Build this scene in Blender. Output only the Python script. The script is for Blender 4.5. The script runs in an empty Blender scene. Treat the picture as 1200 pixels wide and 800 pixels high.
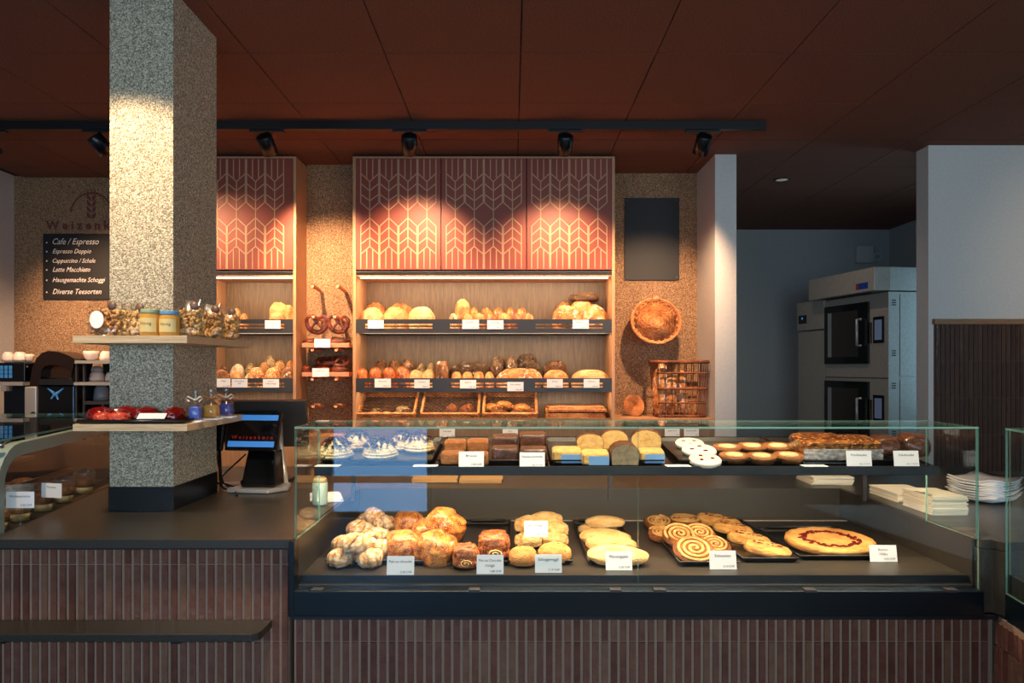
import bpy, bmesh, math, random
from mathutils import Vector, Matrix, noise, Euler
random.seed(7)
scn = bpy.context.scene
COL = scn.collection
PI = math.pi
F, EYE, HZ = 840.0, 1.453, 430.0        # focal length in pixels of the 1200x800 frame, eye height, horizon row
CEIL = 2.9065
WT = 0.9                                # worktop height

# ------------------------------------------------------------------ camera, world, light, exposure
cam = bpy.data.objects.new('camera', bpy.data.cameras.new('camera'))
COL.objects.link(cam)
cam.location = (0, 0, EYE); cam.rotation_euler = (PI/2, 0, 0)
cam.data.sensor_width = 36; cam.data.lens = 36*F/1200; cam.data.shift_y = 30/1200
cam.data.clip_start = 0.05
scn.camera = cam
scn.view_settings.view_transform = 'Standard'
scn.view_settings.look = 'None'
scn.view_settings.exposure = 0.0
scn.view_settings.gamma = 1
scn.view_settings.use_curve_mapping = False
scn.cycles.use_denoising = True
scn.cycles.transparent_max_bounces = 32
scn.cycles.max_bounces = 8
scn.cycles.sample_clamp_indirect = 6

w = bpy.data.worlds.new('world'); scn.world = w; w.use_nodes = True
w.node_tree.nodes['Background'].inputs[0].default_value = (0.45, 0.66, 1.0, 1)
w.node_tree.nodes['Background'].inputs[1].default_value = 1.0

DAY = (0.74, 0.90, 1.0)
DAY_DOOR = (0.20, 0.50, 1.0)
WARM = (1.0, 0.62, 0.35)
WARM2 = (1.0, 0.74, 0.47)
FRONT_Y = -2.2
# shop-front openings: name, x0, x1, z0, z1
OPEN = [('window_1', -3.5, -2.0, 0.95, 2.6), ('door_1', -1.76, -0.76, 0.02, 2.4),
        ('window_2', -0.4, 2.4, 0.95, 2.6), ('window_3', 2.8, 5.6, 0.95, 2.6)]
ADDED_KITCHEN_WIN = (4.92, 5.52, 1.0, 2.4)    # y0, y1, z0, z1 of an unseen window, added to light the kitchen
DAY_L = 5.2                             # radiance of the daylight outside
for n, x0, x1, z0, z1 in OPEN:          # daylight just outside every opening
    ld = bpy.data.lights.new('daylight', 'AREA'); ld.shape = 'RECTANGLE'
    ld.size = x1-x0; ld.size_y = z1-z0; ld.color = DAY_DOOR if n == 'door_1' else DAY
    ld.energy = DAY_L*PI*(x1-x0)*(z1-z0)
    lo = bpy.data.objects.new('daylight', ld); COL.objects.link(lo)
    lo.location = ((x0+x1)/2, FRONT_Y-0.22, (z0+z1)/2); lo.rotation_euler = (PI/2, 0, 0)

ld = bpy.data.lights.new('daylight', 'AREA'); ld.shape = 'RECTANGLE'; ld.size = 1.4; ld.size_y = 0.6; ld.color = (0.36, 0.70, 1.0); ld.energy = 4.5*PI*1.4*0.6  # bluish lamp of the added kitchen window, brightens the oven side
lo = bpy.data.objects.new('daylight', ld); COL.objects.link(lo); lo.location = (4.14, 5.22, 1.70); lo.rotation_euler = (0, PI/2, 0)

def spot_light(loc, target, watts, deg, color=WARM, blend=0.6, rad=0.03):
    ld = bpy.data.lights.new('spot_beam', 'SPOT'); ld.energy = watts; ld.color = color
    ld.spot_size = math.radians(deg); ld.spot_blend = blend; ld.shadow_soft_size = rad
    lo = bpy.data.objects.new('spot_beam', ld); COL.objects.link(lo)
    lo.location = loc
    lo.rotation_euler = (Vector(target)-Vector(loc)).to_track_quat('-Z', 'Y').to_euler()
    return lo

def strip_light(x0, x1, y, z, watts, color=WARM2, wid=0.02, tilt=0):
    ld = bpy.data.lights.new('strip_beam', 'AREA'); ld.shape = 'RECTANGLE'
    ld.size = x1-x0; ld.size_y = wid; ld.energy = watts; ld.color = color
    lo = bpy.data.objects.new('strip_beam', ld); COL.objects.link(lo)
    lo.location = ((x0+x1)/2, y, z); lo.rotation_euler = (tilt, 0, 0)

# ------------------------------------------------------------------ helpers
def P(px, py, Y):
    return Vector(((px-600)/F*Y, Y, EYE-(py-HZ)/F*Y))
def X(px, Y): return (px-600)/F*Y
def Zc(py, Y): return EYE-(py-HZ)/F*Y
def YZ(py, z): return F*(EYE-z)/(py-HZ)

class MB:
    def __init__(s): s.v = []; s.f = []; s.m = []; s.s = []
    def add(s, vs, fs, mi=0, sm=False):
        b = len(s.v); s.v += [tuple(v) for v in vs]
        for f in fs:
            s.f.append(tuple(b+i for i in f)); s.m.append(mi); s.s.append(sm)
        return s
    def box(s, x0, y0, z0, x1, y1, z1, mi=0):
        vs = [(x, y, z) for x in (x0, x1) for y in (y0, y1) for z in (z0, z1)]
        fs = [(0, 1, 3, 2), (4, 6, 7, 5), (0, 4, 5, 1), (2, 3, 7, 6), (0, 2, 6, 4), (1, 5, 7, 3)]
        return s.add(vs, fs, mi)
    def obox(s, c, size, rot=None, mi=0):
        R = rot.to_matrix() if isinstance(rot, Euler) else (rot or Matrix.Identity(3))
        h = Vector(size)/2; c = Vector(c)
        vs = [c+R @ Vector((x*h.x, y*h.y, z*h.z)) for x in (-1, 1) for y in (-1, 1) for z in (-1, 1)]
        fs = [(0, 1, 3, 2), (4, 6, 7, 5), (0, 4, 5, 1), (2, 3, 7, 6), (0, 2, 6, 4), (1, 5, 7, 3)]
        return s.add(vs, fs, mi)
    def prism(s, pts, z0, z1, mi=0):
        n = len(pts)
        a = sum(pts[i][0]*pts[(i+1) % n][1]-pts[(i+1) % n][0]*pts[i][1] for i in range(n))
        if a < 0: pts = pts[::-1]
        vs = [(p[0], p[1], z0) for p in pts]+[(p[0], p[1], z1) for p in pts]
        fs = [tuple(range(n))[::-1], tuple(range(n, 2*n))]+[(i, (i+1) % n, n+(i+1) % n, n+i) for i in range(n)]
        return s.add(vs, fs, mi)
    def tube(s, pts, r, n=8, closed=False, mi=0, sm=True):
        pts = [Vector(p) for p in pts]; k = len(pts)
        rr = r if isinstance(r, (list, tuple)) else [r]*k
        up = None; rings = []
        for i, p in enumerate(pts):
            if closed: t = pts[(i+1) % k]-pts[i-1]
            else: t = pts[min(i+1, k-1)]-pts[max(i-1, 0)]
            t.normalize()
            if up is None:
                up = Vector((0, 0, 1)) if abs(t.z) < 0.9 else Vector((1, 0, 0))
            u = (up-t*up.dot(t))
            if u.length < 1e-6: u = t.orthogonal()
            u.normalize(); up = u; w_ = t.cross(u)
            rings.append([p+(u*math.cos(2*PI*j/n)+w_*math.sin(2*PI*j/n))*rr[i] for j in range(n)])
        vs = [v for ring in rings for v in ring]; fs = []
        for i in range(k if closed else k-1):
            a, b = i*n, ((i+1) % k)*n
            fs += [(a+j, b+j, b+(j+1) % n, a+(j+1) % n)[::-1] for j in range(n)]
        if not closed:
            fs += [tuple(range(n)), tuple(range((k-1)*n, k*n))[::-1]]
        return s.add(vs, fs, mi, sm)
    def lathe(s, prof, n=24, c=(0, 0, 0), mi=0, sm=True, warp=None):
        vs = []; fs = []
        for r, z in prof:
            for j in range(n):
                a = 2*PI*j/n; k = warp(a, r, z) if warp else 1
                vs.append((c[0]+r*k*math.cos(a), c[1]+r*k*math.sin(a), c[2]+z))
        for i in range(len(prof)-1):
            fs += [(i*n+j, i*n+(j+1) % n, (i+1)*n+(j+1) % n, (i+1)*n+j) for j in range(n)]
        if prof[0][0] > 1e-5: fs.append(tuple(range(n))[::-1])
        if prof[-1][0] > 1e-5: fs.append(tuple(range((len(prof)-1)*n, len(prof)*n)))
        return s.add(vs, fs, mi, sm)
    def ell(s, c, r, sub=2, rot=None, mi=0, fn=None):
        bm = bmesh.new(); bmesh.ops.create_icosphere(bm, subdivisions=sub, radius=1)
        R = rot.to_matrix() if isinstance(rot, Euler) else (rot or Matrix.Identity(3))
        c = Vector(c); vs = []
        for v in bm.verts:
            p = v.co.copy()
            if fn: p = fn(p)
            vs.append(c+R @ Vector((p.x*r[0], p.y*r[1], p.z*r[2])))
        fs = [tuple(v.index for v in f.verts) for f in bm.faces]
        bm.free(); return s.add(vs, fs, mi, True)
    def quad(s, a, b, c, d, mi=0): return s.add([a, b, c, d], [(0, 1, 2, 3)], mi)
    def mesh(s, name, mats, off=None):
        me = bpy.data.meshes.new(name)
        vs = s.v if off is None else [(v[0]-off[0], v[1]-off[1], v[2]-off[2]) for v in s.v]
        me.from_pydata(vs, [], s.f)
        for m in (mats if isinstance(mats, (list, tuple)) else [mats]): me.materials.append(m)
        me.polygons.foreach_set('material_index', s.m); me.polygons.foreach_set('use_smooth', s.s)
        me.validate(); me.update()
        return me
    def build(s, name, mats, parent=None, world=False, bevel=0):
        off = None
        if world and parent:
            off = Vector((0, 0, 0)); o = parent
            while o: off += o.location; o = o.parent
        ob = bpy.data.objects.new(name, s.mesh(name, mats, off)); COL.objects.link(ob)
        if parent: ob.parent = parent
        if bevel:
            bv = ob.modifiers.new('Bevel', 'BEVEL'); bv.width = bevel; bv.segments = 2; bv.limit_method = 'ANGLE'
        return ob

def tag(o, label=None, cat=None, group=None, kind=None):
    if label: o['label'] = label
    if cat: o['category'] = cat
    if group: o['group'] = group
    if kind: o['kind'] = kind
    return o
def thing(name, label, cat, loc=(0, 0, 0), rz=0, group=None, rot=None):
    o = bpy.data.objects.new(name, None); COL.objects.link(o); o.empty_display_size = 0.05
    o.location = loc; o.rotation_euler = rot if rot else (0, 0, rz)
    return tag(o, label, cat, group)
def inst(name, me, parent=None, loc=(0, 0, 0), rot=(0, 0, 0), sc=(1, 1, 1)):
    o = bpy.data.objects.new(name, me); COL.objects.link(o)
    if parent: o.parent = parent
    o.location = loc; o.rotation_euler = rot; o.scale = sc
    return o
def struct(mb, name, mats, parent=None, label=None):
    o = mb.build(name, mats, parent)
    if not parent: o['kind'] = 'structure'
    if label: o['label'] = label
    return o
ORD = ['first', 'second', 'third', 'fourth', 'fifth', 'sixth', 'seventh', 'eighth', 'ninth', 'tenth']

# ------------------------------------------------------------------ materials
def newmat(name):
    m = bpy.data.materials.new(name); m.use_nodes = True
    nt = m.node_tree; return m, nt, nt.nodes['Principled BSDF']
def lin(c):                             # 0..255 display colour -> linear
    return tuple((x/255/12.92 if x <= 10 else ((x/255+.055)/1.055)**2.4) for x in c)+(1,)
def flat(name, c, rough=0.5, metal=0, spec=0.5, emit=None, estr=0, coat=0):
    m, nt, b = newmat(name)
    b.inputs['Base Color'].default_value = lin(c); b.inputs['Roughness'].default_value = rough
    b.inputs['Metallic'].default_value = metal; b.inputs['Specular IOR Level'].default_value = spec
    b.inputs['Coat Weight'].default_value = coat
    if emit:
        b.inputs['Emission Color'].default_value = lin(emit); b.inputs['Emission Strength'].default_value = estr
    return m
def coords(nt, rand=True, space='Object', sc=(1, 1, 1)):
    tc = nt.nodes.new('ShaderNodeTexCoord'); out = tc.outputs[space]
    mp = nt.nodes.new('ShaderNodeMapping'); mp.inputs['Scale'].default_value = sc
    nt.links.new(out, mp.inputs['Vector'])
    if rand:
        oi = nt.nodes.new('ShaderNodeObjectInfo')
        cx = nt.nodes.new('ShaderNodeMath'); cx.operation = 'MULTIPLY'; cx.inputs[1].default_value = 37.0
        nt.links.new(oi.outputs['Random'], cx.inputs[0]); nt.links.new(cx.outputs[0], mp.inputs['Location'])
    return mp.outputs['Vector']
def ramp(nt, fac, stops):
    r = nt.nodes.new('ShaderNodeValToRGB'); nt.links.new(fac, r.inputs[0])
    el = r.color_ramp.elements
    while len(el) < len(stops): el.new(0.5)
    for e, (p, c) in zip(el, stops): e.position = p; e.color = lin(c)
    return r.outputs[0]
def noise_n(nt, vec, scale, detail=4, rough=0.55):
    n = nt.nodes.new('ShaderNodeTexNoise'); n.inputs['Scale'].default_value = scale
    n.inputs['Detail'].default_value = detail; n.inputs['Roughness'].default_value = rough
    nt.links.new(vec, n.inputs['Vector']); return n.outputs['Fac']
def bump(nt, b, h, dist, strength=1.0):
    n = nt.nodes.new('ShaderNodeBump'); n.inputs['Distance'].default_value = dist; n.inputs['Strength'].default_value = strength
    nt.links.new(h, n.inputs['Height']); nt.links.new(n.outputs[0], b.inputs['Normal'])
def mixc(nt, fac, a, b_):
    m = nt.nodes.new('ShaderNodeMix'); m.data_type = 'RGBA'
    nt.links.new(fac, m.inputs['Factor'])
    for k, v in ((6, a), (7, b_)):
        if hasattr(v, 'is_linked'): nt.links.new(v, m.inputs[k])
        else: m.inputs[k].default_value = v
    return m.outputs[2]
def bread_mat(name, light, mid, dark, scale=4, seeds=None, flour=0, rough=0.5, seed_scale=16, bumpd=0.02, lo=0.32, hi=0.68, seed_t=0.34, coat=0):
    m, nt, b = newmat(name)
    v = coords(nt)
    n1 = noise_n(nt, v, scale, 5, 0.6)
    c = ramp(nt, n1, [(lo, dark), ((lo+hi)/2, mid), (hi, light)])
    n2 = noise_n(nt, v, scale*5, 3)
    h = n2
    if flour:
        f = noise_n(nt, v, scale*1.3, 6, 0.7)
        fr = ramp(nt, f, [(0.62-flour*0.25, (0, 0, 0)), (0.72-flour*0.2, (255, 255, 255))])
        c = mixc(nt, fr, c, lin((246, 232, 212)))
    if seeds:
        vo = nt.nodes.new('ShaderNodeTexVoronoi'); vo.inputs['Scale'].default_value = seed_scale
        nt.links.new(v, vo.inputs['Vector'])
        sr = ramp(nt, vo.outputs['Distance'], [(seed_t, (255, 255, 255)), (seed_t+0.06, (0, 0, 0))])
        c = mixc(nt, sr, c, lin(seeds)); h = sr
    nt.links.new(c, b.inputs['Base Color']); b.inputs['Roughness'].default_value = rough
    b.inputs['Coat Weight'].default_value = coat; b.inputs['Coat Roughness'].default_value = 0.15
    bump(nt, b, h, bumpd, 0.7)
    return m
def stone_mat(name, a, b1, c1, scale=170):
    m, nt, b = newmat(name)
    v = coords(nt, False)
    vo = nt.nodes.new('ShaderNodeTexVoronoi'); vo.inputs['Scale'].default_value = scale
    nt.links.new(v, vo.inputs['Vector'])
    sp = nt.nodes.new('ShaderNodeSeparateColor'); nt.links.new(vo.outputs['Color'], sp.inputs[0])
    c = ramp(nt, sp.outputs[0], [(0.0, a), (0.45, b1), (0.95, c1)])
    nt.links.new(c, b.inputs['Base Color']); b.inputs['Roughness'].default_value = 0.8
    bump(nt, b, vo.outputs['Distance'], -0.004, 1.0)
    return m
def wood_mat(name, a, b1, sc=(30, 30, 1.6), rough=0.45, grain=5):
    m, nt, b = newmat(name)
    v = coords(nt, True, 'Object', sc)
    n = noise_n(nt, v, grain, 6, 0.65)
    c = ramp(nt, n, [(0.33, a), (0.66, b1)])
    nt.links.new(c, b.inputs['Base Color']); b.inputs['Roughness'].default_value = rough
    bump(nt, b, n, 0.001, 0.4)
    return m
def speck_mat(name, a, b1, scale=300, rough=0.35, bmp=0.001, detail=2):
    m, nt, b = newmat(name)
    v = coords(nt, False)
    n = noise_n(nt, v, scale, detail, 0.7)
    c = ramp(nt, n, [(0.35, a), (0.68, b1)])
    nt.links.new(c, b.inputs['Base Color']); b.inputs['Roughness'].default_value = rough
    bump(nt, b, n, bmp, 0.5)
    return m
def glass_mat(name, tint=(0.965, 0.985, 0.975), rough=0.0, ior=1.5, extra=0.0):
    m = bpy.data.materials.new(name); m.use_nodes = True; nt = m.node_tree; nt.nodes.clear()
    out = nt.nodes.new('ShaderNodeOutputMaterial'); mx = nt.nodes.new('ShaderNodeMixShader')
    tr = nt.nodes.new('ShaderNodeBsdfTransparent'); tr.inputs[0].default_value = tint+(1,)
    gl = nt.nodes.new('ShaderNodeBsdfGlossy'); gl.inputs['Roughness'].default_value = rough
    fr = nt.nodes.new('ShaderNodeFresnel'); ge = nt.nodes.new('ShaderNodeNewGeometry')
    mr = nt.nodes.new('ShaderNodeMapRange'); mr.inputs['To Min'].default_value = ior; mr.inputs['To Max'].default_value = 1/ior
    nt.links.new(ge.outputs['Backfacing'], mr.inputs['Value']); nt.links.new(mr.outputs[0], fr.inputs['IOR'])
    ad = nt.nodes.new('ShaderNodeMath'); ad.operation = 'ADD'; ad.inputs[1].default_value = extra
    nt.links.new(fr.outputs[0], ad.inputs[0])
    nt.links.new(ad.outputs[0], mx.inputs[0]); nt.links.new(tr.outputs[0], mx.inputs[1]); nt.links.new(gl.outputs[0], mx.inputs[2])
    nt.links.new(mx.outputs[0], out.inputs[0])
    return m

M = {}
M['ceiling'] = speck_mat('rust_wood_wool', (92, 54, 38), (136, 84, 62), 140, 0.9, 0.004, 4)
M['ceil_back'] = flat('ceiling_gap', (24, 14, 12), 0.9)
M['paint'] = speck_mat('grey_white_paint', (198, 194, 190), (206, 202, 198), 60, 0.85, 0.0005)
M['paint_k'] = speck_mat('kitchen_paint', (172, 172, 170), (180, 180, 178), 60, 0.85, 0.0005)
M['floor'] = speck_mat('floor_stone', (60, 54, 50), (92, 86, 80), 30, 0.5)
M['stone'] = stone_mat('pebble_wall', (92, 68, 48), (144, 110, 80), (196, 156, 118), 230)
M['stone_p'] = stone_mat('pebble_pillar', (116, 104, 86), (180, 166, 140), (240, 230, 204), 260)
M['black'] = flat('black_metal', (20, 21, 24), 0.4)
M['black_rail'] = flat('black_rail', (46, 44, 46), 0.45)
M['blue_black'] = flat('blue_black_metal', (6, 15, 22), 0.28)
M['blackgloss'] = flat('black_gloss', (8, 8, 10), 0.12)
M['tray'] = flat('black_tray', (16, 15, 15), 0.28)
M['worktop'] = speck_mat('dark_stone_worktop', (36, 33, 29), (60, 56, 49), 260, 0.32)
M['deck'] = speck_mat('dark_deck', (36, 33, 29), (54, 49, 42), 300, 0.42)
M['oak'] = wood_mat('oak_panel', (104, 78, 52), (144, 114, 80))
M['oak_warm'] = wood_mat('oak_edge', (172, 122, 86), (198, 150, 110))
M['oak_shelf'] = wood_mat('pale_oak', (184, 156, 120), (214, 190, 152), (2, 30, 30))
M['trimwood'] = wood_mat('trim_oak', (120, 84, 54), (150, 108, 72), (2, 30, 30))
M['alder'] = wood_mat('alder_wood', (186, 120, 88), (214, 150, 112), (3, 30, 30))
M['rust'] = flat('rust_laminate', (134, 58, 42), 0.5)
M['cream'] = flat('cream_print', (190, 148, 110), 0.55)
M['led'] = flat('led_diffuser', (255, 240, 220), 0.5, emit=(255, 222, 180), estr=7)
M['glass'] = glass_mat('clear_glass')
M['glass_edge'] = flat('green_glass_edge', (150, 204, 186), 0.15)
nt = M['glass_edge'].node_tree; _mx = nt.nodes.new('ShaderNodeMixShader'); _tr = nt.nodes.new('ShaderNodeBsdfTransparent')
_tr.inputs[0].default_value = (0.42, 0.74, 0.64, 1); _mx.inputs[0].default_value = 0.5
nt.links.new(_tr.outputs[0], _mx.inputs[1]); nt.links.new(nt.nodes['Principled BSDF'].outputs[0], _mx.inputs[2]); nt.links.new(_mx.outputs[0], nt.nodes['Material Output'].inputs[0])
M['film'] = glass_mat('clear_film', (0.985, 0.985, 0.985), 0.14, 1.45, 0.05)
M['paper'] = flat('white_paper', (244, 243, 244), 0.7)
M['paper_old'] = flat('cream_paper', (226, 220, 204), 0.8)
M['bluepaper'] = flat('blue_paper', (120, 166, 214), 0.6)
M['ink'] = flat('black_ink', (36, 34, 44), 0.7)
M['chalkboard'] = flat('chalkboard', (20, 18, 19), 0.6)
M['chalk'] = flat('chalk', (226, 216, 208), 0.9)
M['logo'] = flat('logo_brown', (112, 56, 46), 0.7)
M['steel'] = speck_mat('brushed_steel', (170, 158, 146), (182, 170, 158), 40, 0.38)
for n in ('steel',): M[n].node_tree.nodes['Principled BSDF'].inputs['Metallic'].default_value = 0.25
M['chrome'] = flat('chrome', (200, 204, 208), 0.15, 1)
M['silver'] = flat('silver_plastic', (176, 174, 172), 0.35, 0.5)
M['frame_grey'] = flat('grey_green_paint', (150, 164, 154), 0.4)
M['screen_blue'] = flat('screen_blue', (40, 90, 150), 0.3, emit=(74, 144, 220), estr=0.55)
M['screen_red'] = flat('screen_red', (120, 20, 20), 0.4, emit=(150, 30, 26), estr=0.25)
M['key_light'] = flat('key_light', (40, 90, 130), 0.4, emit=(70, 140, 200), estr=0.3)
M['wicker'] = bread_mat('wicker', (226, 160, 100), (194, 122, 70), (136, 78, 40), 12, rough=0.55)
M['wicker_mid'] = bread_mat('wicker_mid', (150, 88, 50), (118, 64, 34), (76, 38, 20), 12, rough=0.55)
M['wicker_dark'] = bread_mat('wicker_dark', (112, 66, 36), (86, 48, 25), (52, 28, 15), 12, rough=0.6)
M['grout'] = speck_mat('grout', (132, 106, 90), (150, 124, 106), 200, 0.85)
M['grout_dark'] = speck_mat('grout_dark', (70, 50, 42), (84, 62, 52), 200, 0.85)
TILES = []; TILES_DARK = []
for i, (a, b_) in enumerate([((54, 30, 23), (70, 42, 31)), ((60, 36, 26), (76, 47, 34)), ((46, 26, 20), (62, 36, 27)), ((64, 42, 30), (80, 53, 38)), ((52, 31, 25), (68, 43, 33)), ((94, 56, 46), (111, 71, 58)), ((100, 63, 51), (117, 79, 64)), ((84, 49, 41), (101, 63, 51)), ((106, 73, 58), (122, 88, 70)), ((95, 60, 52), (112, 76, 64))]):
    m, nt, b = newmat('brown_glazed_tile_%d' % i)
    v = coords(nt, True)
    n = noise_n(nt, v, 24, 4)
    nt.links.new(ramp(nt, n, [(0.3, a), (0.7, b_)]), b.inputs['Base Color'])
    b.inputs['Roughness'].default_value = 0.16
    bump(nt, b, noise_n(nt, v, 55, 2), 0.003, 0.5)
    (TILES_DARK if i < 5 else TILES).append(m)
# bread crusts
GOLD = bread_mat('crust_golden', (232, 172, 112), (208, 136, 76), (164, 90, 42), 3)
PALE = bread_mat('crust_pale', (236, 192, 142), (222, 166, 108), (190, 122, 68), 3)
ORANGE = bread_mat('crust_glossy', (226, 138, 70), (182, 90, 36), (112, 48, 18), 3, rough=0.25, coat=0.4)
FLOUR = bread_mat('crust_floured', (230, 164, 100), (206, 128, 66), (150, 80, 36), 3, flour=0.38, rough=0.8)
BROWN = bread_mat('crust_brown', (170, 112, 62), (130, 78, 40), (78, 44, 24), 3, flour=0.25, rough=0.7)
DARK = bread_mat('crust_dark_rye', (138, 104, 72), (104, 74, 48), (58, 40, 28), 4, flour=0.12, rough=0.85)
SEED = bread_mat('crust_sesame', (206, 140, 76), (180, 108, 50), (140, 76, 32), 3, seeds=(238, 206, 150), seed_scale=13, bumpd=0.03)
GRAIN = bread_mat('crust_grain', (176, 140, 90), (140, 104, 62), (92, 66, 38), 4, seeds=(196, 172, 120), seed_scale=12, bumpd=0.03)
WHITE = bread_mat('crust_white', (240, 212, 174), (230, 190, 144), (202, 150, 98), 3, flour=0.45, rough=0.85)
LAUGEN = bread_mat('lye_crust', (146, 62, 26), (110, 40, 16), (66, 22, 10), 4, rough=0.2, coat=0.6)
CROISS = bread_mat('croissant', (214, 150, 78), (176, 106, 46), (120, 64, 26), 5, rough=0.35)
CROISS_D = bread_mat('croissant_dark', (160, 88, 40), (116, 58, 26), (66, 32, 16), 5, rough=0.35)
SUGAR = bread_mat('sugared_pastry', (246, 214, 164), (226, 172, 106), (170, 104, 48), 4, flour=0.52, rough=0.75, bumpd=0.012)
BRIOCHE = bread_mat('brioche', (224, 152, 76), (186, 106, 46), (118, 58, 24), 5, seeds=(236, 182, 106), seed_scale=20, seed_t=0.26, rough=0.35, bumpd=0.03, coat=0.2, lo=0.36, hi=0.62)
PAINCH = bread_mat('pain_chocolat', (182, 106, 54), (146, 76, 36), (96, 46, 24), 5, seeds=(216, 140, 84), seed_scale=18, seed_t=0.28, rough=0.45, bumpd=0.035, lo=0.36, hi=0.62)
COOKIE = bread_mat('cookie', (230, 170, 96), (212, 146, 76), (180, 112, 54), 4, rough=0.6)
BISC = bread_mat('pale_biscuit', (244, 208, 150), (236, 190, 124), (214, 154, 84), 3, rough=0.6)
SWIRL = bread_mat('palmier', (244, 198, 130), (228, 170, 98), (194, 130, 62), 4, rough=0.55)
SWIRL_D = bread_mat('palmier_groove', (170, 100, 46), (134, 74, 32), (96, 50, 22), 6, rough=0.6)
TART = bread_mat('tart_crust', (238, 184, 108), (222, 160, 84), (190, 122, 56), 4, rough=0.55)
CARAMEL = bread_mat('caramel_glaze', (206, 140, 78), (180, 110, 56), (140, 82, 40), 5, rough=0.3, coat=0.3)
CHOC = bread_mat('chocolate_cake', (110, 66, 44), (80, 46, 30), (48, 26, 18), 5, seeds=(150, 112, 84), seed_scale=14, seed_t=0.2, rough=0.3, coat=0.3)
CAKEY = bread_mat('yellow_cake', (246, 210, 140), (238, 194, 116), (220, 162, 84), 5, rough=0.7)
CAKEG = bread_mat('grey_cake', (166, 150, 122), (148, 134, 108), (120, 106, 84), 6, rough=0.7)
CAKEB = bread_mat('cake_crust', (150, 90, 50), (116, 66, 36), (80, 44, 24), 5, rough=0.5)
CREAM = bread_mat('whipped_cream', (250, 232, 190), (244, 218, 164), (228, 190, 120), 4, rough=0.5)
FLAKE = flat('chocolate_flake', (62, 36, 30), 0.4)
JAM = flat('red_jam', (96, 18, 14), 0.25)
ICING = flat('white_icing', (240, 228, 212), 0.5)
NUTCAKE = bread_mat('nut_cake', (190, 120, 60), (130, 72, 36), (70, 36, 20), 6, seeds=(226, 152, 70), seed_scale=9, seed_t=0.3, rough=0.2, coat=0.6)
FOIL = bread_mat('foil', (220, 220, 224), (170, 168, 170), (110, 106, 106), 9, rough=0.2)
CHOCO_CHIP = flat('chocolate_chip', (48, 28, 24), 0.4)
NUT = bread_mat('nuts', (238, 206, 152), (220, 176, 110), (176, 122, 66), 5, rough=0.5)
NUT2 = bread_mat('nuts_dark', (224, 178, 116), (200, 146, 86), (150, 98, 54), 5, rough=0.5)
HONEY = flat('honey', (200, 150, 70), 0.15, coat=0.5)
REDFOIL = flat('red_cellophane', (112, 8, 8), 0.18, coat=0.7)
ORFOIL = flat('orange_cellophane', (200, 66, 36), 0.2, coat=0.7)
BAKEPAPER = flat('kraft_paper', (176, 136, 88), 0.75)
CERAM = flat('white_ceramic', (222, 204, 194), 0.25)
GREYCERAM = flat('grey_ceramic', (150, 148, 150), 0.3)
BROWNPL = flat('brown_plastic', (26, 16, 12), 0.2)

# ------------------------------------------------------------------ lettering
def text_mesh(s, w_max, h_max, align='C', shear=0.0, extr=0.0, bold=0.0, name='lettering'):
    cu = bpy.data.curves.new('lettering', 'FONT'); cu.body = s; cu.size = 1; cu.shear = shear; cu.resolution_u = 2
    cu.offset = bold
    o = bpy.data.objects.new('lettering_source', cu); COL.objects.link(o)
    me = bpy.data.meshes.new_from_object(o)
    bpy.data.objects.remove(o); bpy.data.curves.remove(cu)
    xs = [v.co.x for v in me.vertices]; ys = [v.co.y for v in me.vertices]
    if not xs: return None
    k = min(w_max/(max(xs)-min(xs)), h_max/0.95)
    cx = (max(xs)+min(xs))/2 if align == 'C' else (min(xs) if align == 'L' else max(xs))
    pts = [((v.co.x-cx)*k, v.co.y*k) for v in me.vertices]
    fs = [tuple(p.vertices) for p in me.polygons]
    bpy.data.meshes.remove(me)
    return pts, fs
def add_text(mb, s, x, z, w, h, y=-0.0008, **kw):          # facing -Y in local space
    t = text_mesh(s, w, h, **kw)
    if t: mb.add([(x+p[0], y, z+p[1]) for p in t[0]], t[1])

# ================================================================== SETTING
# ceiling: panels on a 0.63 m grid
root = struct(MB().box(-3.9, -2.4, CEIL+0.014, 6.1, 7.7, CEIL+0.06), 'ceiling', M['ceil_back'])
pan = MB().box(-0.312, -0.312, 0, 0.312, 0.312, 0.014).mesh('ceiling_panel', M['ceiling'])
for i in range(-6, 9):
    for j in range(-9, 7):
        cx, cy = 0.04+0.63*(i+0.5), 3.32+0.632*(j+0.5)
        if cx < -3.6 or cx > 5.8: continue
        inst('ceiling_panel', pan, root, (cx, cy, CEIL))
struct(MB().box(-3.9, -2.4, -0.05, 6.1, 7.7, 0), 'floor', M['floor'])
struct(MB().box(-3.92, -2.3, 0, -3.82, 5.5, CEIL+0.014), 'wall_left', M['paint'])
struct(MB().box(6.0, -2.3, 0, 6.1, 4.7, CEIL+0.014), 'wall_right', M['paint'])
struct(MB().box(-3.92, 5.5, 0, -2.25, 5.6, CEIL+0.014), 'wall_back_left', M['stone'])
struct(MB().box(-2.25, 5.38, 0, 1.388, 5.6, CEIL+0.014), 'wall_back_right', M['stone'])
struct(MB().box(-1.475, 5.15, 0, -1.09, 5.379, CEIL+0.014), 'wall_niche', M['stone'])
struct(MB().box(1.388, 4.9, 0, 1.534, 5.6, CEIL+0.014), 'wall_partition', M['paint'])
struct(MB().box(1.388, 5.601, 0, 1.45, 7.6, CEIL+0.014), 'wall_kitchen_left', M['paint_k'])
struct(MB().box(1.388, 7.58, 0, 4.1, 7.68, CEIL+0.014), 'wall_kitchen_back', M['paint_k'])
ky0, ky1, kz0, kz1 = ADDED_KITCHEN_WIN
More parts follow.
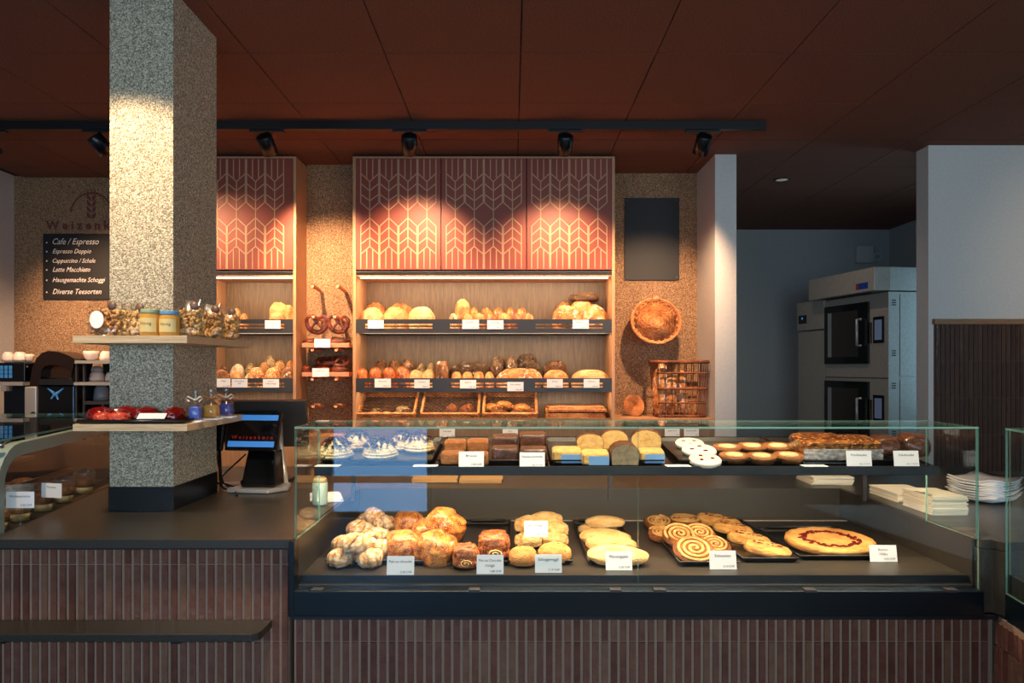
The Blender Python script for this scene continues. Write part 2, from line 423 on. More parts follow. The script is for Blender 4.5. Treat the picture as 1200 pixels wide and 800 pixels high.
struct(MB().box(3.99, 4.84, 0, 4.09, ky0, CEIL+0.014).box(3.99, ky1, 0, 4.09, 7.58, CEIL+0.014).box(3.99, ky0, 0, 4.09, ky1, kz0).box(3.99, ky0, kz1, 4.09, ky1, CEIL+0.014), 'wall_kitchen_right', M['paint_k'])
o = struct(MB().box(4.02, ky0, kz0, 4.07, ky0+.05, kz1).box(4.02, ky1-.05, kz0, 4.07, ky1, kz1).box(4.02, ky0+.05, kz0, 4.07, ky1-.05, kz0+.05).box(4.02, ky0+.05, kz1-.05, 4.07, ky1-.05, kz1), 'added_window', M['paint'])  # unseen window, added so bluish light reaches the oven and kitchen wall
MB().box(4.04, ky0+.05, kz0+.05, 4.05, ky1-.05, kz1-.05).build('pane', M['glass'], o)
# right pier with wainscot tiles
pier = struct(MB().box(2.73, 4.70, 0, 6.1, 4.84, CEIL+0.014), 'wall_pier', M['paint'])
struct(MB().box(2.755, 4.668, 1.733, 6.0, 4.699, 1.767), 'trim_1', M['trimwood'])
gb = MB().box(2.765, 4.688, 0.0, 6.0, 4.6995, 1.733); gb.build('grout', M['grout_dark'], pier)
TM = []
def tile_meshes(w_, h_, mats=None):
    out = []
    for k in range(5):
        for q in range(2):
            r = random.Random(k*7+q*3)
            z1 = h_; d = 0.0042+0.0012*r.random(); c = 0.0012
            mb = MB()
            # pillowed face: outer ring and inner ring, back open against the grout
            o = [(-w_/2, 0, 0), (w_/2, 0, 0), (w_/2, 0, z1), (-w_/2, 0, z1)]
            f = [(-w_/2+c, -d, c), (w_/2-c, -d*(0.82+.3*r.random()), c), (w_/2-c, -d*(0.85+.25*r.random()), z1-c), (-w_/2+c, -d, z1-c)]
            mb.add(o+f, [(4, 5, 6, 7), (0, 1, 5, 4), (1, 2, 6, 5), (2, 3, 7, 6), (3, 0, 4, 7)])
            out.append(mb.mesh('tile', (mats or TILES)[k]))
    return out
T_FULL = tile_meshes(0.0215, 0.247)
T_TOP = tile_meshes(0.0215, 0.073)
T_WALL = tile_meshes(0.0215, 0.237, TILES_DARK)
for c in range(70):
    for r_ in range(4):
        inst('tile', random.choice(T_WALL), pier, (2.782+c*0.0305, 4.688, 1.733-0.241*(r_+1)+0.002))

# shop front behind the camera
xs = [-3.82]+[v for o in OPEN for v in (o[1], o[2])]+[6.0]
mb = MB()
for i in range(0, len(xs), 2): mb.box(xs[i], FRONT_Y-0.1, 0, xs[i+1], FRONT_Y, CEIL+0.014)
for n, x0, x1, z0, z1 in OPEN:
    mb.box(x0, FRONT_Y-0.1, z1, x1, FRONT_Y, CEIL+0.014)
    if z0 > 0.1: mb.box(x0, FRONT_Y-0.1, 0, x1, FRONT_Y, z0)
struct(mb, 'wall_front', M['paint'])
for n, x0, x1, z0, z1 in OPEN:
    mb = MB(); t = 0.05
    mb.box(x0, FRONT_Y-0.08, z0, x0+t, FRONT_Y-0.02, z1).box(x1-t, FRONT_Y-0.08, z0, x1, FRONT_Y-0.02, z1)
    mb.box(x0+t, FRONT_Y-0.08, z0, x1-t, FRONT_Y-0.02, z0+t).box(x0+t, FRONT_Y-0.08, z1-t, x1-t, FRONT_Y-0.02, z1)
    if n == 'door_1': mb.box(x0+t, FRONT_Y-0.08, 0.35, x1-t, FRONT_Y-0.02, 0.41)
    o = struct(mb, n, M['blue_black'])
    pn = MB().box(x0+t, FRONT_Y-0.055, z0+t, x1-t, FRONT_Y-0.045, z1-t).build('pane', M['glass'], o)
    if n == 'door_1': MB().tube([(x1-.1, FRONT_Y+.03, .9), (x1-.1, FRONT_Y+.03, 1.3)], 0.012).build('handle', M['chrome'], o)

# pillar standing on the worktop
PX0, PX1, PY0, PY1 = -1.552, -1.307, 2.765, 3.17
pil = struct(MB().box(PX0, PY0, WT+0.092, PX1, PY1, CEIL+0.012), 'pillar', M['stone_p'])
MB().box(PX0-.003, PY0-.003, WT, PX1+.003, PY1+.003, WT+0.0915).build('pillar_base', M['blue_black'], pil)

# downlight
t = thing('downlight', 'small round recessed spotlight in the rust ceiling before the kitchen', 'downlight', (2.09, 5.55, CEIL))
MB().lathe([(0.045, -0.002), (0.047, -0.008), (0.06, -0.006), (0.061, -0.001)], 24).build('trim_ring', M['black_rail'], t)
MB().lathe([(0.0, -0.004), (0.045, -0.004)], 24).build('lens', flat('lamp_lens', (190, 186, 178), 0.4, emit=(255, 240, 220), estr=0.15), t)

spot_light((2.09, 5.55, CEIL-.012), (2.09, 5.9, 0), 20, 150, (1.0, .84, .68), 1.0, .04)

# ================================================================== TRACK LIGHTS
def track(name, label, x0, x1, y):
    t = thing(name, label, 'track', (x0, y, CEIL))
    MB().box(x0, y-.018, CEIL-.048, x1, y+.018, CEIL-.001).build('rail', M['black'], t, True)
    MB().box(x1-.03, y-.02, CEIL-.05, x1+.004, y+.02, CEIL-.0005).build('end_cap', M['black'], t, True)
    MB().box(x0-.004, y-.02, CEIL-.05, x0+.03, y+.02, CEIL-.0005).build('end_cap', M['black'], t, True)
def track_spot(x, y, target, label, watts, deg, color=WARM, blend=0.6):
    t = thing('track_spotlight', label, 'spotlight', (x, y, CEIL-.05), group='track spotlights')
    z0 = CEIL-.05
    MB().box(x-.10, y-.016, z0-.014, x+.10, y+.016, z0-.0005).build('adapter', M['black'], t, True)
    c = Vector((x, y, z0-.085)); d = (Vector(target)-c).normalized()
    MB().tube([(x, y, z0-.013), (x, y, z0-.06)], 0.008).build('stem', M['black'], t, True)
    q = d.to_track_quat('Z', 'Y').to_matrix()
    R, L = 0.046, 0.115
    mb = MB(); mb.lathe([(0, -L/2), (R*.9, -L/2), (R, -L/2+.006), (R, L/2), (R*.88, L/2), (R*.84, L/2-.012)], 24)
    mb.v = [tuple(q @ Vector(v)+c) for v in mb.v]
    mb.build('can', M['blue_black'], t, True)
    mb = MB(); mb.lathe([(R*.84, L/2-.012), (0, L/2-.012)], 20); mb.v = [tuple(q @ Vector(v)+c) for v in mb.v]
    mb.build('lens', M['led'], t, True)
    spot_light(c+d*(L/2+.012), target, watts, deg, color, blend)
track('lighting_track', 'long black ceiling track above the bread shelves', -3.78, 1.497, 4.25)
track('lighting_track', 'black ceiling track nearer the shop front, above the customers', -1.9, 3.6, 2.0)
BW = 165
track_spot(-3.1, 4.25, (-3.0, 5.5, 1.45), 'black track spotlight aimed at the wall with the drinks board', 240, 76, blend=.9)
track_spot(-2.44, 4.25, (-1.85, 4.95, 1.80), 'black track spotlight next to the pillar, aimed at the single cupboard', BW*.8, 86, blend=1)
track_spot(-1.452, 4.25, (-1.26, 5.15, 1.9), 'black track spotlight aimed at the pretzel niche', BW*1.5, 66, blend=.9)
track_spot(-.607, 4.25, (-.66, 4.98, 1.90), 'black track spotlight in front of the first cupboard door of three', BW*1.0, 84, blend=1)
track_spot(.314, 4.25, (.30, 4.98, 1.80), 'black track spotlight in front of the last cupboard door of three', BW*.9, 86, blend=1)
track_spot(1.128, 4.25, (1.0, 5.38, 1.5), 'black track spotlight at the track end, aimed at the wicker bowl', BW*1.1, 72, blend=.9)
FW = 150
track_spot(-1.6, 2.0, (-1.45, 2.765, 1.72), 'black track spotlight of the near track, aimed at the pillar', FW*.75, 76, WARM2, 0.35)
track_spot(-.55, 2.0, (-.35, 2.78, .8), 'black track spotlight of the near track, aimed at the brioches', FW*1.3, 62, WARM2)
track_spot(.35, 2.0, (.3, 2.78, .8), 'black track spotlight of the near track, aimed at the pale biscuits', FW*1.3, 62, WARM2)
track_spot(1.15, 2.0, (1.0, 2.78, .8), 'black track spotlight of the near track, aimed at the round tart', FW*1.3, 62, WARM2)
track_spot(3.3, 2.0, (4.0, 4.7, 2.0), 'black track spotlight of the near track, aimed at the tiled pier', 60, 50, WARM2, 1.0)

# ================================================================== COUNTER BASES AND WORKTOP
TY = 2.325                              # tile face plane
def tile_wall(root, x0, x1, rows, p0=None, pitch=0.03):
    """rows: list of (z, mesh list); p0: grout body"""
    n = int((x1-x0)/pitch)
    for z, ms in rows:
        for c in range(n):
            inst('tile', random.choice(ms), root, (x0+pitch*(c+.5), TY, z))
sc_ = thing('service_counter', 'counter base clad in narrow brown upright tiles under the cash register', 'counter', (-1.3, 2.6, 0))
MB().prism([(-1.676, TY), (-.723, TY), (-.723, 3.2), (-1.825, 3.2)], 0.0, .868).build('body', M['grout'], sc_, True)
def wtiles(root, x0, x1, rows):
    off = root.location
    n = int(round((x1-x0)/0.03))
    for z, ms in rows:
        for c in range(n):
            inst('tile', random.choice(ms), root, (x0+0.03*(c+.5)-off.x, TY-off.y, z))
wtiles(sc_, -1.68, -.72, [(.814, tile_meshes(.0215, .052)), (.565, T_FULL), (.316, T_FULL), (.067, T_FULL)])
MB().box(-1.67, TY-.02, .866, -.715, TY+.02, .869).build('shade_strip', M['black'], sc_, True)  # black strip painting the shade under the worktop edge
# bag ledge
bl = thing('bag_ledge', 'thin dark stone ledge fixed to the tiles below the register counter', 'ledge', (-1.3, 2.25, .623))
pts = [(-1.68, TY-.006), (-.776, TY-.006), (-.776, 2.225), (-.783, 2.208), (-.80, 2.195), (-1.68, 2.195)]
MB().prism(pts, .611, .636).build('slab', M['worktop'], bl, True, 0.002)
for x in (-1.6, -1.05): MB().box(x-.015, TY-.09, .590, x+.015, TY-.006, .611).build('bracket', M['black'], bl, True)
# worktop
wt = thing('worktop', 'continuous dark stone worktop around the pastry case', 'worktop', (-1.2, 2.7, WT))
A0 = (-1.676, 2.3); A1 = (-1.99, 4.0)
mb = MB()
mb.prism([A0, (-.708, 2.3), (-.708, 3.275), (-.708, 4.0), A1], WT-.03, WT)
mb.build('counter_slab', M['worktop'], wt, True, .002)
MB().box(-.7075, 3.275, WT-.03, 1.507, 4.0, WT).build('rear_slab', M['worktop'], wt, True, .002)
MB().prism([(1.5075, 2.30), (1.542, 2.30), (1.556, 2.26), (2.5, 2.26), (2.5, 4.0), (1.5075, 4.0)], WT-.03, WT).build('corner_slab', M['worktop'], wt, True, .002)
# stone corner post between the two glass cases
cp = thing('corner_post', 'dark stone upright between the two glass cases', 'post', (1.53, 2.33, 0))
MB().prism([(1.503, 2.302), (1.542, 2.302), (1.556, 2.262), (1.62, 2.262), (1.62, 2.5), (1.56, 2.5), (1.56, 2.33), (1.503, 2.33)], .665, WT-.031).build('stone_cladding', M['worktop'], cp, True, .0015)

# ================================================================== PASTRY CASE
CX0, CX1, CYF = -.698, 1.4975, 2.3
GT = Zc(500, 2.3)                       # glass top
DK = .770                               # deck height
YB = 3.27                               # rear of the well
pc = thing('pastry_case', 'long black pastry display case with a box of clear glass on top', 'display case', (.4, 2.8, 0))
MB().box(CX0-.008, TY, 0.0, CX1+.06, 3.2, .655).build('body', M['grout'], pc, True)
def _w(root, x0, n, rows):
    for z, ms in rows:
        for c in range(n): inst('tile', random.choice(ms), root, (x0+0.03*(c+.5)-root.location.x, TY-root.location.y, z))
_w(pc, CX0-.006, 75, [(.565, T_TOP), (.316, T_FULL), (.067, T_FULL)])
fas = MB().box(CX0-.01, CYF-.022, .66, CX1+.004, CYF+.02, .741)
fas.build('fascia', M['blue_black'], pc, True, .003)
MB().box(CX0-.01, CYF-.006, .645, CX1+.06, 2.324, .659).build('shade_strip', M['black'], pc, True)  # black filler painting the shade below the fascia
MB().box(CX0-.012, CYF-.024, .66, CX0+.006, CYF+.02, .898).build('corner_frame', M['blue_black'], pc, True, .002)
MB().box(CX0+.004, 2.36, DK-.02, CX1-.004, YB, DK).build('deck', M['deck'], pc, True)
MB().box(CX0+.006, 2.345, DK-.024, CX1-.006, 2.3595, DK+.002).build('deck_lip', M['black'], pc, True)
MB().box(CX0+.006, 2.321, .735, CX1-.006, 2.344, .748).build('glass_rest', M['black_rail'], pc, True)
mb = MB().box(CX0-.006, 2.33, DK-.03, CX0+.003, YB, WT-.001); mb.build('side_wall', M['worktop'], pc, True)
mb = MB().box(CX1-.003, 2.33, DK-.03, CX1+.006, YB, WT-.001); mb.build('side_wall', M['deck'], pc, True)
MB().box(CX0, YB, DK-.03, CX1, YB+.004, WT-.001).build('rear_wall', M['deck'], pc, True)
MB().box(CX0+.01, 3.18, DK, CX1-.01, 3.19, DK+.004).build('deck_seam', M['steel'], pc, True)
def pane(root, pts, th_axis, name, edge=True):
    """glass slab from an axis-aligned box; big faces clear, edge faces green"""
    (x0, y0, z0), (x1, y1, z1) = pts
    mb = MB().box(x0, y0, z0, x1, y1, z1)
    dims = [x1-x0, y1-y0, z1-z0]; k = dims.index(min(dims))
    big = {0: (0, 1), 1: (2, 3), 2: (4, 5)}[k]
    mb.m = [0 if i in big else 1 for i in range(6)]
    return mb.build(name, [M['glass'], M['glass_edge']], root, True)
XS = .405; g = .006; TD = 2.585
pane(pc, ((CX0, CYF, .735), (XS-.001, CYF+g, GT-g)), 1, 'front_pane')
pane(pc, ((XS+.001, CYF, .735), (CX1, CYF+g, GT-g)), 1, 'front_pane')
pane(pc, ((CX0, CYF, GT-g), (XS-.001, TD, GT)), 2, 'top_pane')
pane(pc, ((XS+.001, CYF, GT-g), (CX1, TD, GT)), 2, 'top_pane')
pane(pc, ((CX0, CYF+g, WT), (CX0+g, TD, GT-g)), 0, 'end_pane')
pane(pc, ((CX1-g, CYF+g, WT), (CX1, TD, GT-g)), 0, 'end_pane')
for x in (-.62, -.12, .33, .47, .95, 1.4):
    MB().box(x-.018, CYF-.026, .738, x+.018, CYF+.004, .746).build('hinge', M['black_rail'], pc, True)
# upper shelf carried on posts
def ZS(y): return 1.105+(y-2.5)*.104
SH0, SH1 = 2.5, 2.97
mb = MB(); x0, x1 = CX0+.012, CX1-.012
vs = []
for y, dz in ((SH0, 0), (SH1, 0)):
    for x in (x0, x1):
        for d in (-.012, 0): vs.append((x, y, ZS(y)+d))
mb.add(vs, [(0, 2, 3, 1), (4, 5, 7, 6), (0, 1, 5, 4), (2, 6, 7, 3), (1, 3, 7, 5), (0, 4, 6, 2)])
mb.build('upper_shelf', M['blackgloss'], pc, True)
MB().box(x0, SH0-.012, ZS(SH0)-.028, x1, SH0, ZS(SH0)+.004).build('shelf_rail', M['black'], pc, True, .002)
for x in (x0+.03, .405, x1-.03):
    MB().box(x-.008, 2.955, WT, x+.008, 2.971, ZS(2.95)-.013).build('shelf_post', M['black_rail'], pc, True)

MB().box(x0+.03, SH0+.004, ZS(SH0)-.022, x1-.03, SH0+.016, ZS(SH0)-.0135).build('led_strip', M['led'], pc, True)  # unseen strip behind the rail, added to brighten the deck below
strip_light(x0+.03, x1-.03, SH0+.03, ZS(SH0)-.024, 15, WARM2, .02, .18)

# second case on the right, turned toward the shop
rc = thing('corner_case', 'second dark glass display case jutting forward at the counter corner', 'display case', (1.9, 1.9, 0))
q0, q1 = (1.552, 2.255), (1.37, 1.2); q2 = (2.4, 1.2); q3 = (2.4, 2.255)
MB().prism([q0, q1, q2, q3], .66, .74).build('fascia', M['blue_black'], rc, True)
MB().prism([(1.562, 2.322), (1.386, 1.2), q2, (q3[0], 2.322)], 0, .655).build('body', M['grout'], rc, True)
dv = (Vector(q1)-Vector(q0)).normalized(); ang = math.atan2(dv.y, dv.x)
for r_, (z, ms) in enumerate([(.565, T_TOP), (.316, T_FULL), (.067, T_FULL)]):
    for c in range(20):
        p = Vector((1.561, 2.320))+dv*(.03*(c+.5))
        inst('tile', random.choice(ms), rc, (p.x-1.9, p.y-1.9, z), (0, 0, ang))
MB().prism([(q0[0]+.012, q0[1]-.012), (q1[0]+.012, q1[1]), q2, (q3[0], q3[1]-.012)], .741, .80).build('deck', M['deck'], rc, True)
nrm = Vector((-dv.y, dv.x)); nrm = -nrm if nrm.x > 0 else nrm
def vpane(root, a, b_, z0, z1, name, th=.006):
    a = Vector(a); b_ = Vector(b_); d = (b_-a).normalized(); n_ = Vector((-d.y, d.x))*th/2
    mb = MB().prism([tuple(a+n_), tuple(b_+n_), tuple(b_-n_), tuple(a-n_)], z0, z1)
    L = (b_-a).length
    ms = []
    for f in mb.f:
        vs = [Vector(mb.v[i]) for i in f]
        area = max((vs[i]-vs[0]).length for i in range(len(vs)))
        e = min((vs[i]-vs[i-1]).length for i in range(len(vs)))
        ms.append(1 if e < th*1.5 else 0)
    mb.m = ms
    return mb.build(name, [M['glass'], M['glass_edge']], root, True)
vpane(rc, (q0[0]+.004, q0[1]), (q1[0]+.004, q1[1]), .741, 1.255, 'front_pane')
vpane(rc, (q0[0]+.012, q0[1]-.004), (q3[0], q3[1]-.004), .801, 1.255, 'end_pane')
mb = MB().prism([q0, q1, q2, q3], 1.2555, 1.2615); mb.m = [0, 0]+[1]*4
mb.build('top_pane', [M['glass'], M['glass_edge']], rc, True)

# left case along the slanted worktop edge, seen through its side
lc = thing('dessert_case', 'older display case with a grey-green curved frame beside the worktop', 'display case', (-2.2, 3.0, 0))
a0, a1 = Vector((-1.682, 2.3)), Vector((-1.96, 3.80)); ld_ = (a1-a0).normalized(); ln = Vector((-ld_.y, ld_.x))   # ln points -x
ln = ln if ln.x < 0 else -ln
def LQ(u, s_): p = a0+ld_*u+ln*s_; return (p.x, p.y)
LL = (a1-a0).length; LWD = .95
MB().prism([LQ(0, .0), LQ(LL, .0), LQ(LL, LWD), LQ(0, LWD)], 0, .80).build('body', M['blue_black'], lc, True)
MB().prism([LQ(0.01, .005), LQ(LL-.01, .005), LQ(LL-.01, LWD-.01), LQ(0.01, LWD-.01)], .801, .865).build('deck', M['deck'], lc, True)
# curved side frame: rounded-rectangle path in the slanted plane
path = [(0.0, .87)]+[(0.0, 1.04)]
for k in range(7):
    a = PI-k*(PI/2)/6; path.append((.13+.13*math.cos(a), 1.05+.115*math.sin(a)))
path += [(.6, 1.168), (LL-.24, 1.172), (LL-.14, 1.12), (LL-.12, .87)]
mb = MB(); vs = []; hw = .022
for i, (u, z) in enumerate(path):
    pa, pb = path[max(i-1, 0)], path[min(i+1, len(path)-1)]
    tx, tz = pb[0]-pa[0], pb[1]-pa[1]; l = math.hypot(tx, tz); nx_, nz_ = -tz/l, tx/l
    for sgn, dep in ((1, .0), (-1, .0), (-1, .035), (1, .035)):
        p = LQ(u+nx_*hw*sgn+.095, .006+dep); vs.append((p[0], p[1], z+nz_*hw*sgn))
fs = []
for i in range(len(path)-1):
    for j in range(4): fs.append((i*4+j, i*4+(j+1) % 4, i*4+4+(j+1) % 4, i*4+4+j))
mb.add(vs, fs); mb.build('side_frame', M['frame_grey'], lc, True)
vpane(lc, LQ(.10, .045), LQ(LL-.03, .045), .866, 1.15, 'side_pane')
mb = MB().prism([LQ(-.03, .0), LQ(LL, .0), LQ(LL, LWD), LQ(-.03, LWD)], 1.205, 1.213); mb.m = [0, 0]+[1]*4
mb.build('top_pane', [M['glass'], M['glass_edge']], lc, True)
for u in (.12, LL-.15):
    p = LQ(u, .02); MB().tube([(p[0], p[1], 1.18), (p[0], p[1], 1.206)], .012).build('standoff', M['chrome'], lc, True)
MB().prism([LQ(.05, .5), LQ(LL-.03, .5), LQ(LL-.03, LWD-.03), LQ(.05, LWD-.03)], .985, 1.0).build('inner_shelf', M['black'], lc, True)
MB().prism([LQ(.02, LWD-.03), LQ(LL-.02, LWD-.03), LQ(LL-.02, LWD-.01), LQ(.02, LWD-.01)], .866, 1.16).build('rear_panel', M['oak'], lc, True)
MB().prism([LQ(.02, .33), LQ(LL-.02, .33), LQ(LL-.02, .345), LQ(.02, .345)], .91, .935).build('cross_rail', M['blue_black'], lc, True)
for u in (.35, .95):
    p = LQ(u, .5); p2 = LQ(u+.02, .38); MB().tube([(p[0], p[1], 1.0), (p2[0], p2[1], 1.13)], .006).build('strut', M['silver'], lc, True)

# ================================================================== BREAD SHELVES ON THE BACK WALL
CYF2 = 4.9; CB = 5.37
def wheat_mesh(w_, h_):
    mb = MB(); hw = .0034
    def seg(x0, z0, x1, z1):
        dx, dz = x1-x0, z1-z0; l = math.hypot(dx, dz); nx_, nz_ = -dz/l*hw, dx/l*hw
        q = [(x0+nx_, z0+nz_), (x1+nx_, z1+nz_), (x1-nx_, z1-nz_), (x0-nx_, z0-nz_)]
        mb.add([(a, -.0015, b) for a, b in q]+[(a, 0, b) for a, b in q], [(0, 1, 2, 3), (0, 4, 5, 1), (1, 5, 6, 2), (2, 6, 7, 3), (3, 7, 4, 0)])
    k = h_/488.0; cw = 85*k; half = 40*k; x00 = w_/2-1.5*cw
    zt = lambda v: h_-v*k
    for c in range(4):
        x = x00+c*cw
        for sgn in (-1, 1):
            o = x+sgn*half; i_ = x+sgn*half/3
            seg(o, zt(0), o, zt(193)); seg(i_, zt(0), i_, zt(90))
            for a, b in ((63, 100), (108, 141), (156, 185), (193, 228)): seg(o, zt(a), x, zt(b))
            seg(o, zt(298), o, zt(488)); seg(i_, zt(400), i_, zt(488))
            for a, b in ((298, 261), (338, 303), (378, 348), (423, 388)): seg(o, zt(a), x, zt(b))
        seg(x, zt(100), x, zt(388))
    return mb
def shelf_unit(x0, x1, ndoor, label, led=True, door_from=None):
    t = thing('bread_shelf_unit', label, 'shelf unit', ((x0+x1)/2, 5.1, 0))
    th = .02; zt = 2.892
    MB().box(x0, CYF2, 0, x0+th, CB, zt).build('side_panel', M['oak_warm'], t, True)
    MB().box(x1-th, CYF2, 0, x1, CB, zt).build('side_panel', M['oak_warm'], t, True)
    MB().box(x0+th, CB-.1, 0, x1-th, CB-.085, zt-th).build('back_panel', M['oak'], t, True)
    MB().box(x0+th, CYF2, zt-.012, x1-th, CB, zt).build('top_panel', M['oak_warm'], t, True)
    zb = 2.118
    MB().box(x0+th, CYF2+.02, zb-.045, x1-th, CB-.1, zb-.02).build('canopy_board', M['oak_warm'], t, True)
    MB().box(x0+th, CYF2+.004, zb-.019, x1-th, CYF2+.05, zb-.006).build('door_rail', M['black_rail'], t, True)
    dw = (x1-x0-2*th)/ndoor
    for d in range(ndoor):
        xa = x0+th+d*dw+.003
        do = MB().box(xa, CYF2-.004, zb, xa+dw-.006, CYF2+.015, zt-.014).build('door', M['rust'], t, True)
        mb = wheat_mesh(.595, zt-.014-zb-.012)
        off = dw-.006-.595+(0 if ndoor == 3 else -.02)
        mb.v = [(v[0]+xa+off*(1 if ndoor == 1 else .5), v[1]+CYF2-.0042, v[2]+zb+.006) for v in mb.v]
        mb.build('wheat_print', M['cream'], do, True)
    MB().box(x0+th+.02, CYF2+.05, zb-.052, x1-th-.02, CYF2+.064, zb-.0455).build('led_strip', M['led'], t, True)
    strip_light(x0+.05, x1-.05, CYF2+.075, zb-.056, 4.2*(x1-x0), tilt=.45)
    for zt_ in (1.78, 1.377):
        r = MB().box(x0+th, CYF2+.085, zt_-.094, x1-th, CB-.1, zt_-.085).build('rack', M['black_rail'], t, True)
        f = MB(); xa, xb = x0+th+.001, x1-th-.001
        f.box(xa, CYF2+.002, zt_-.03, xb, CYF2+.018, zt_)
        f.box(xa, CYF2+.002, zt_-.094, xb, CYF2+.018, zt_-.064)
        n = max(1, int(round((xb-xa)/.55))); seg = (xb-xa)/n
        for k in range(n):
            a, b = xa+k*seg, xa+(k+1)*seg
            f.box(a, CYF2+.002, zt_-.064, a+.06, CYF2+.018, zt_-.03).box(b-.06, CYF2+.002, zt_-.064, b, CYF2+.018, zt_-.03)
            f.box(a+.06, CYF2+.004, zt_-.052, b-.06, CYF2+.014, zt_-.042)
        f.build('slotted_rail', M['black_rail'], r, True)
        MB().box(x0+th+.02, CYF2+.03, zt_-.09, x1-th-.02, CYF2+.042, zt_-.085).build('led_strip', M['led'], t, True)
        strip_light(x0+.05, x1-.05, CYF2+.058, zt_-.0905, 2.6*(x1-x0), tilt=.45)
    return t
U1 = (-1.088, .703); U0 = (-2.125, -1.476)
su = shelf_unit(*U1, 3, 'wide oak bread shelf unit under three rust cupboard doors with wheat lines')
s0 = shelf_unit(*U0, 1, 'narrow oak bread shelf unit partly behind the pillar, one wheat-patterned door')
MB().box(U1[0]+.02, CYF2+.005, .92, U1[1]-.02, CYF2+.025, 1.102).build('front_board', M['oak'], su, True)
MB().box(U1[0]+.02, CYF2+.026, 1.06, U1[1]-.02, CB-.1, 1.075).build('bottom_board', M['oak'], su, True)
MB().box(U1[0]+.02, CYF2+.03, .0, U1[1]-.02, CYF2+.05, .915).build('lower_front', M['oak_warm'], su, True)
MB().box(U0[0]+.02, CYF2+.005, .0, U0[1]-.02, CYF2+.025, 1.15).build('lower_front', M['oak_warm'], s0, True)
MB().box(.1, 5.255, 1.18, U1[1]-.03, 5.269, 1.195).build('ledge_strip', M['oak'], su, True)
# low board on the right of the shelves
lb = thing('low_cabinet', 'low oak cabinet under the wicker bowl, carrying the baguette basket', 'cabinet', (1.04, 5.1, 0))
MB().box(.706, 4.92, 0, 1.385, 5.375, 1.083).build('body', M['oak'], lb, True)
MB().box(.706, 4.90, 1.084, 1.385, 5.375, 1.1).build('top', M['oak_warm'], lb, True)
# base under the pretzel niche
nb = thing('niche_cabinet', 'low oak cabinet front below the pretzel pegs', 'cabinet', (-1.28, 5.0, 0))
MB().box(-1.474, 4.95, 0, -1.09, 5.145, .98).build('body', M['oak_warm'], nb, True)

# ================================================================== FOOD PROTOTYPES (unit box, base at z = 0)
def norm(mb):
    lo = [min(v[k] for v in mb.v) for k in range(3)]; hi = [max(v[k] for v in mb.v) for k in range(3)]
    s = [max(hi[k]-lo[k], 1e-6) for k in range(3)]
    mb.v = [((v[0]-lo[0])/s[0]-.5, (v[1]-lo[1])/s[1]-.5, (v[2]-lo[2])/s[2]) for v in mb.v]
    return (lo, s)
def renorm(mb, ls):
    lo, s = ls
    mb.v = [((v[0]-lo[0])/s[0]-.5, (v[1]-lo[1])/s[1]-.5, (v[2]-lo[2])/s[2]) for v in mb.v]
PROTO = {}
def proto(key, name, mb, mat, parts=()):
    ls = norm(mb)
    ch = []
    for pn, pm, pmat, *stuff in parts:
        renorm(pm, ls); ch.append((pn, pm.mesh(pn, pmat), bool(stuff)))
    PROTO[key] = (name, mb.mesh(name, mat), ch)
def put(key, label, cat, loc, size, rz=0, group=None, rot=None, name=None):
    n, me, ch = PROTO[key]
    o = inst(name or n, me, None, loc, rot or (0, 0, rz), size); tag(o, label, cat, group)
    for pn, pm, st in ch:
        c = inst(pn, pm, o)
        if st: c['kind'] = 'stuff'
    return o
def lump(seed, p=2.2, amp=.05, freq=2.2, flatten=.35, sub=4, fn=None):
    """super-ellipsoid lump with a flat base"""
    rnd = Vector((seed*3.1, seed*1.7, -seed*2.3))
    def f(v):
        q = Vector([math.copysign(abs(c)**(2/p), c) for c in v])
        if p != 2: q *= 1/max(1e-6, (abs(q.x)**p+abs(q.y)**p+abs(q.z)**p)**(1/p))
        n_ = noise.fractal(v*freq+rnd, 1.0, 2.0, 3)
        q *= 1+amp*n_
        if fn: q = fn(q, v)
        if q.z < -flatten: q.z = -flatten-(-flatten-q.z)*.08
        return q
    return MB().ell((0, 0, 0), (1, 1, 1), sub, fn=f)
def slashes(n_, depth=.10, dirx=1.0, ang=.5):
    """diagonal scored cuts over the top"""
    def fn(q, v):
        t = (q.x*math.cos(ang)+q.y*math.sin(ang))*n_*PI
        if q.z > 0: q = q*(1-depth*max(0, math.cos(t))**6*min(1, q.z*2.5))
        return q
    return fn
def cross_cut(depth=.12):
    def fn(q, v):
        d = min(abs(q.x+q.y*.3), 10)
        if q.z > 0: q = q*(1-depth*math.exp(-(d/.09)**2))
        return q
    return fn
for k in range(3):
    proto('round%d' % k, 'round_loaf', lump(k+1, 2.2, .07, 1.8, .45, 4, cross_cut(.08)), [GOLD, FLOUR, BROWN][k])
proto('rye', 'dark_loaf', lump(9, 2.3, .09, 2.2, .5, 4, slashes(3, .08)), DARK)
proto('gold_oval', 'country_loaf', lump(11, 2.3, .06, 1.6, .45, 4, cross_cut(.06)), GOLD)
proto('pale_oval', 'country_loaf', lump(12, 2.3, .05, 1.6, .45, 4, cross_cut(.05)), PALE)
proto('box_brown', 'tin_loaf', lump(13, 5, .04, 2.5, .75, 4), BROWN)
proto('glossy', 'glazed_loaf', lump(14, 2.6, .06, 2, .5, 4, slashes(2, .16, ang=.25)), ORANGE)
proto('glossy_d', 'glazed_loaf', lump(15, 2.6, .07, 2, .5, 4, slashes(3, .14, ang=.4)), BROWN)
proto('roll', 'bread_roll', lump(16, 2.2, .05, 2, .5, 3), GOLD)
proto('roll_f', 'bread_roll', lump(17, 2.3, .06, 2, .5, 3), FLOUR)
proto('roll_w', 'bread_roll', lump(18, 2.2, .06, 2, .5, 3), WHITE)
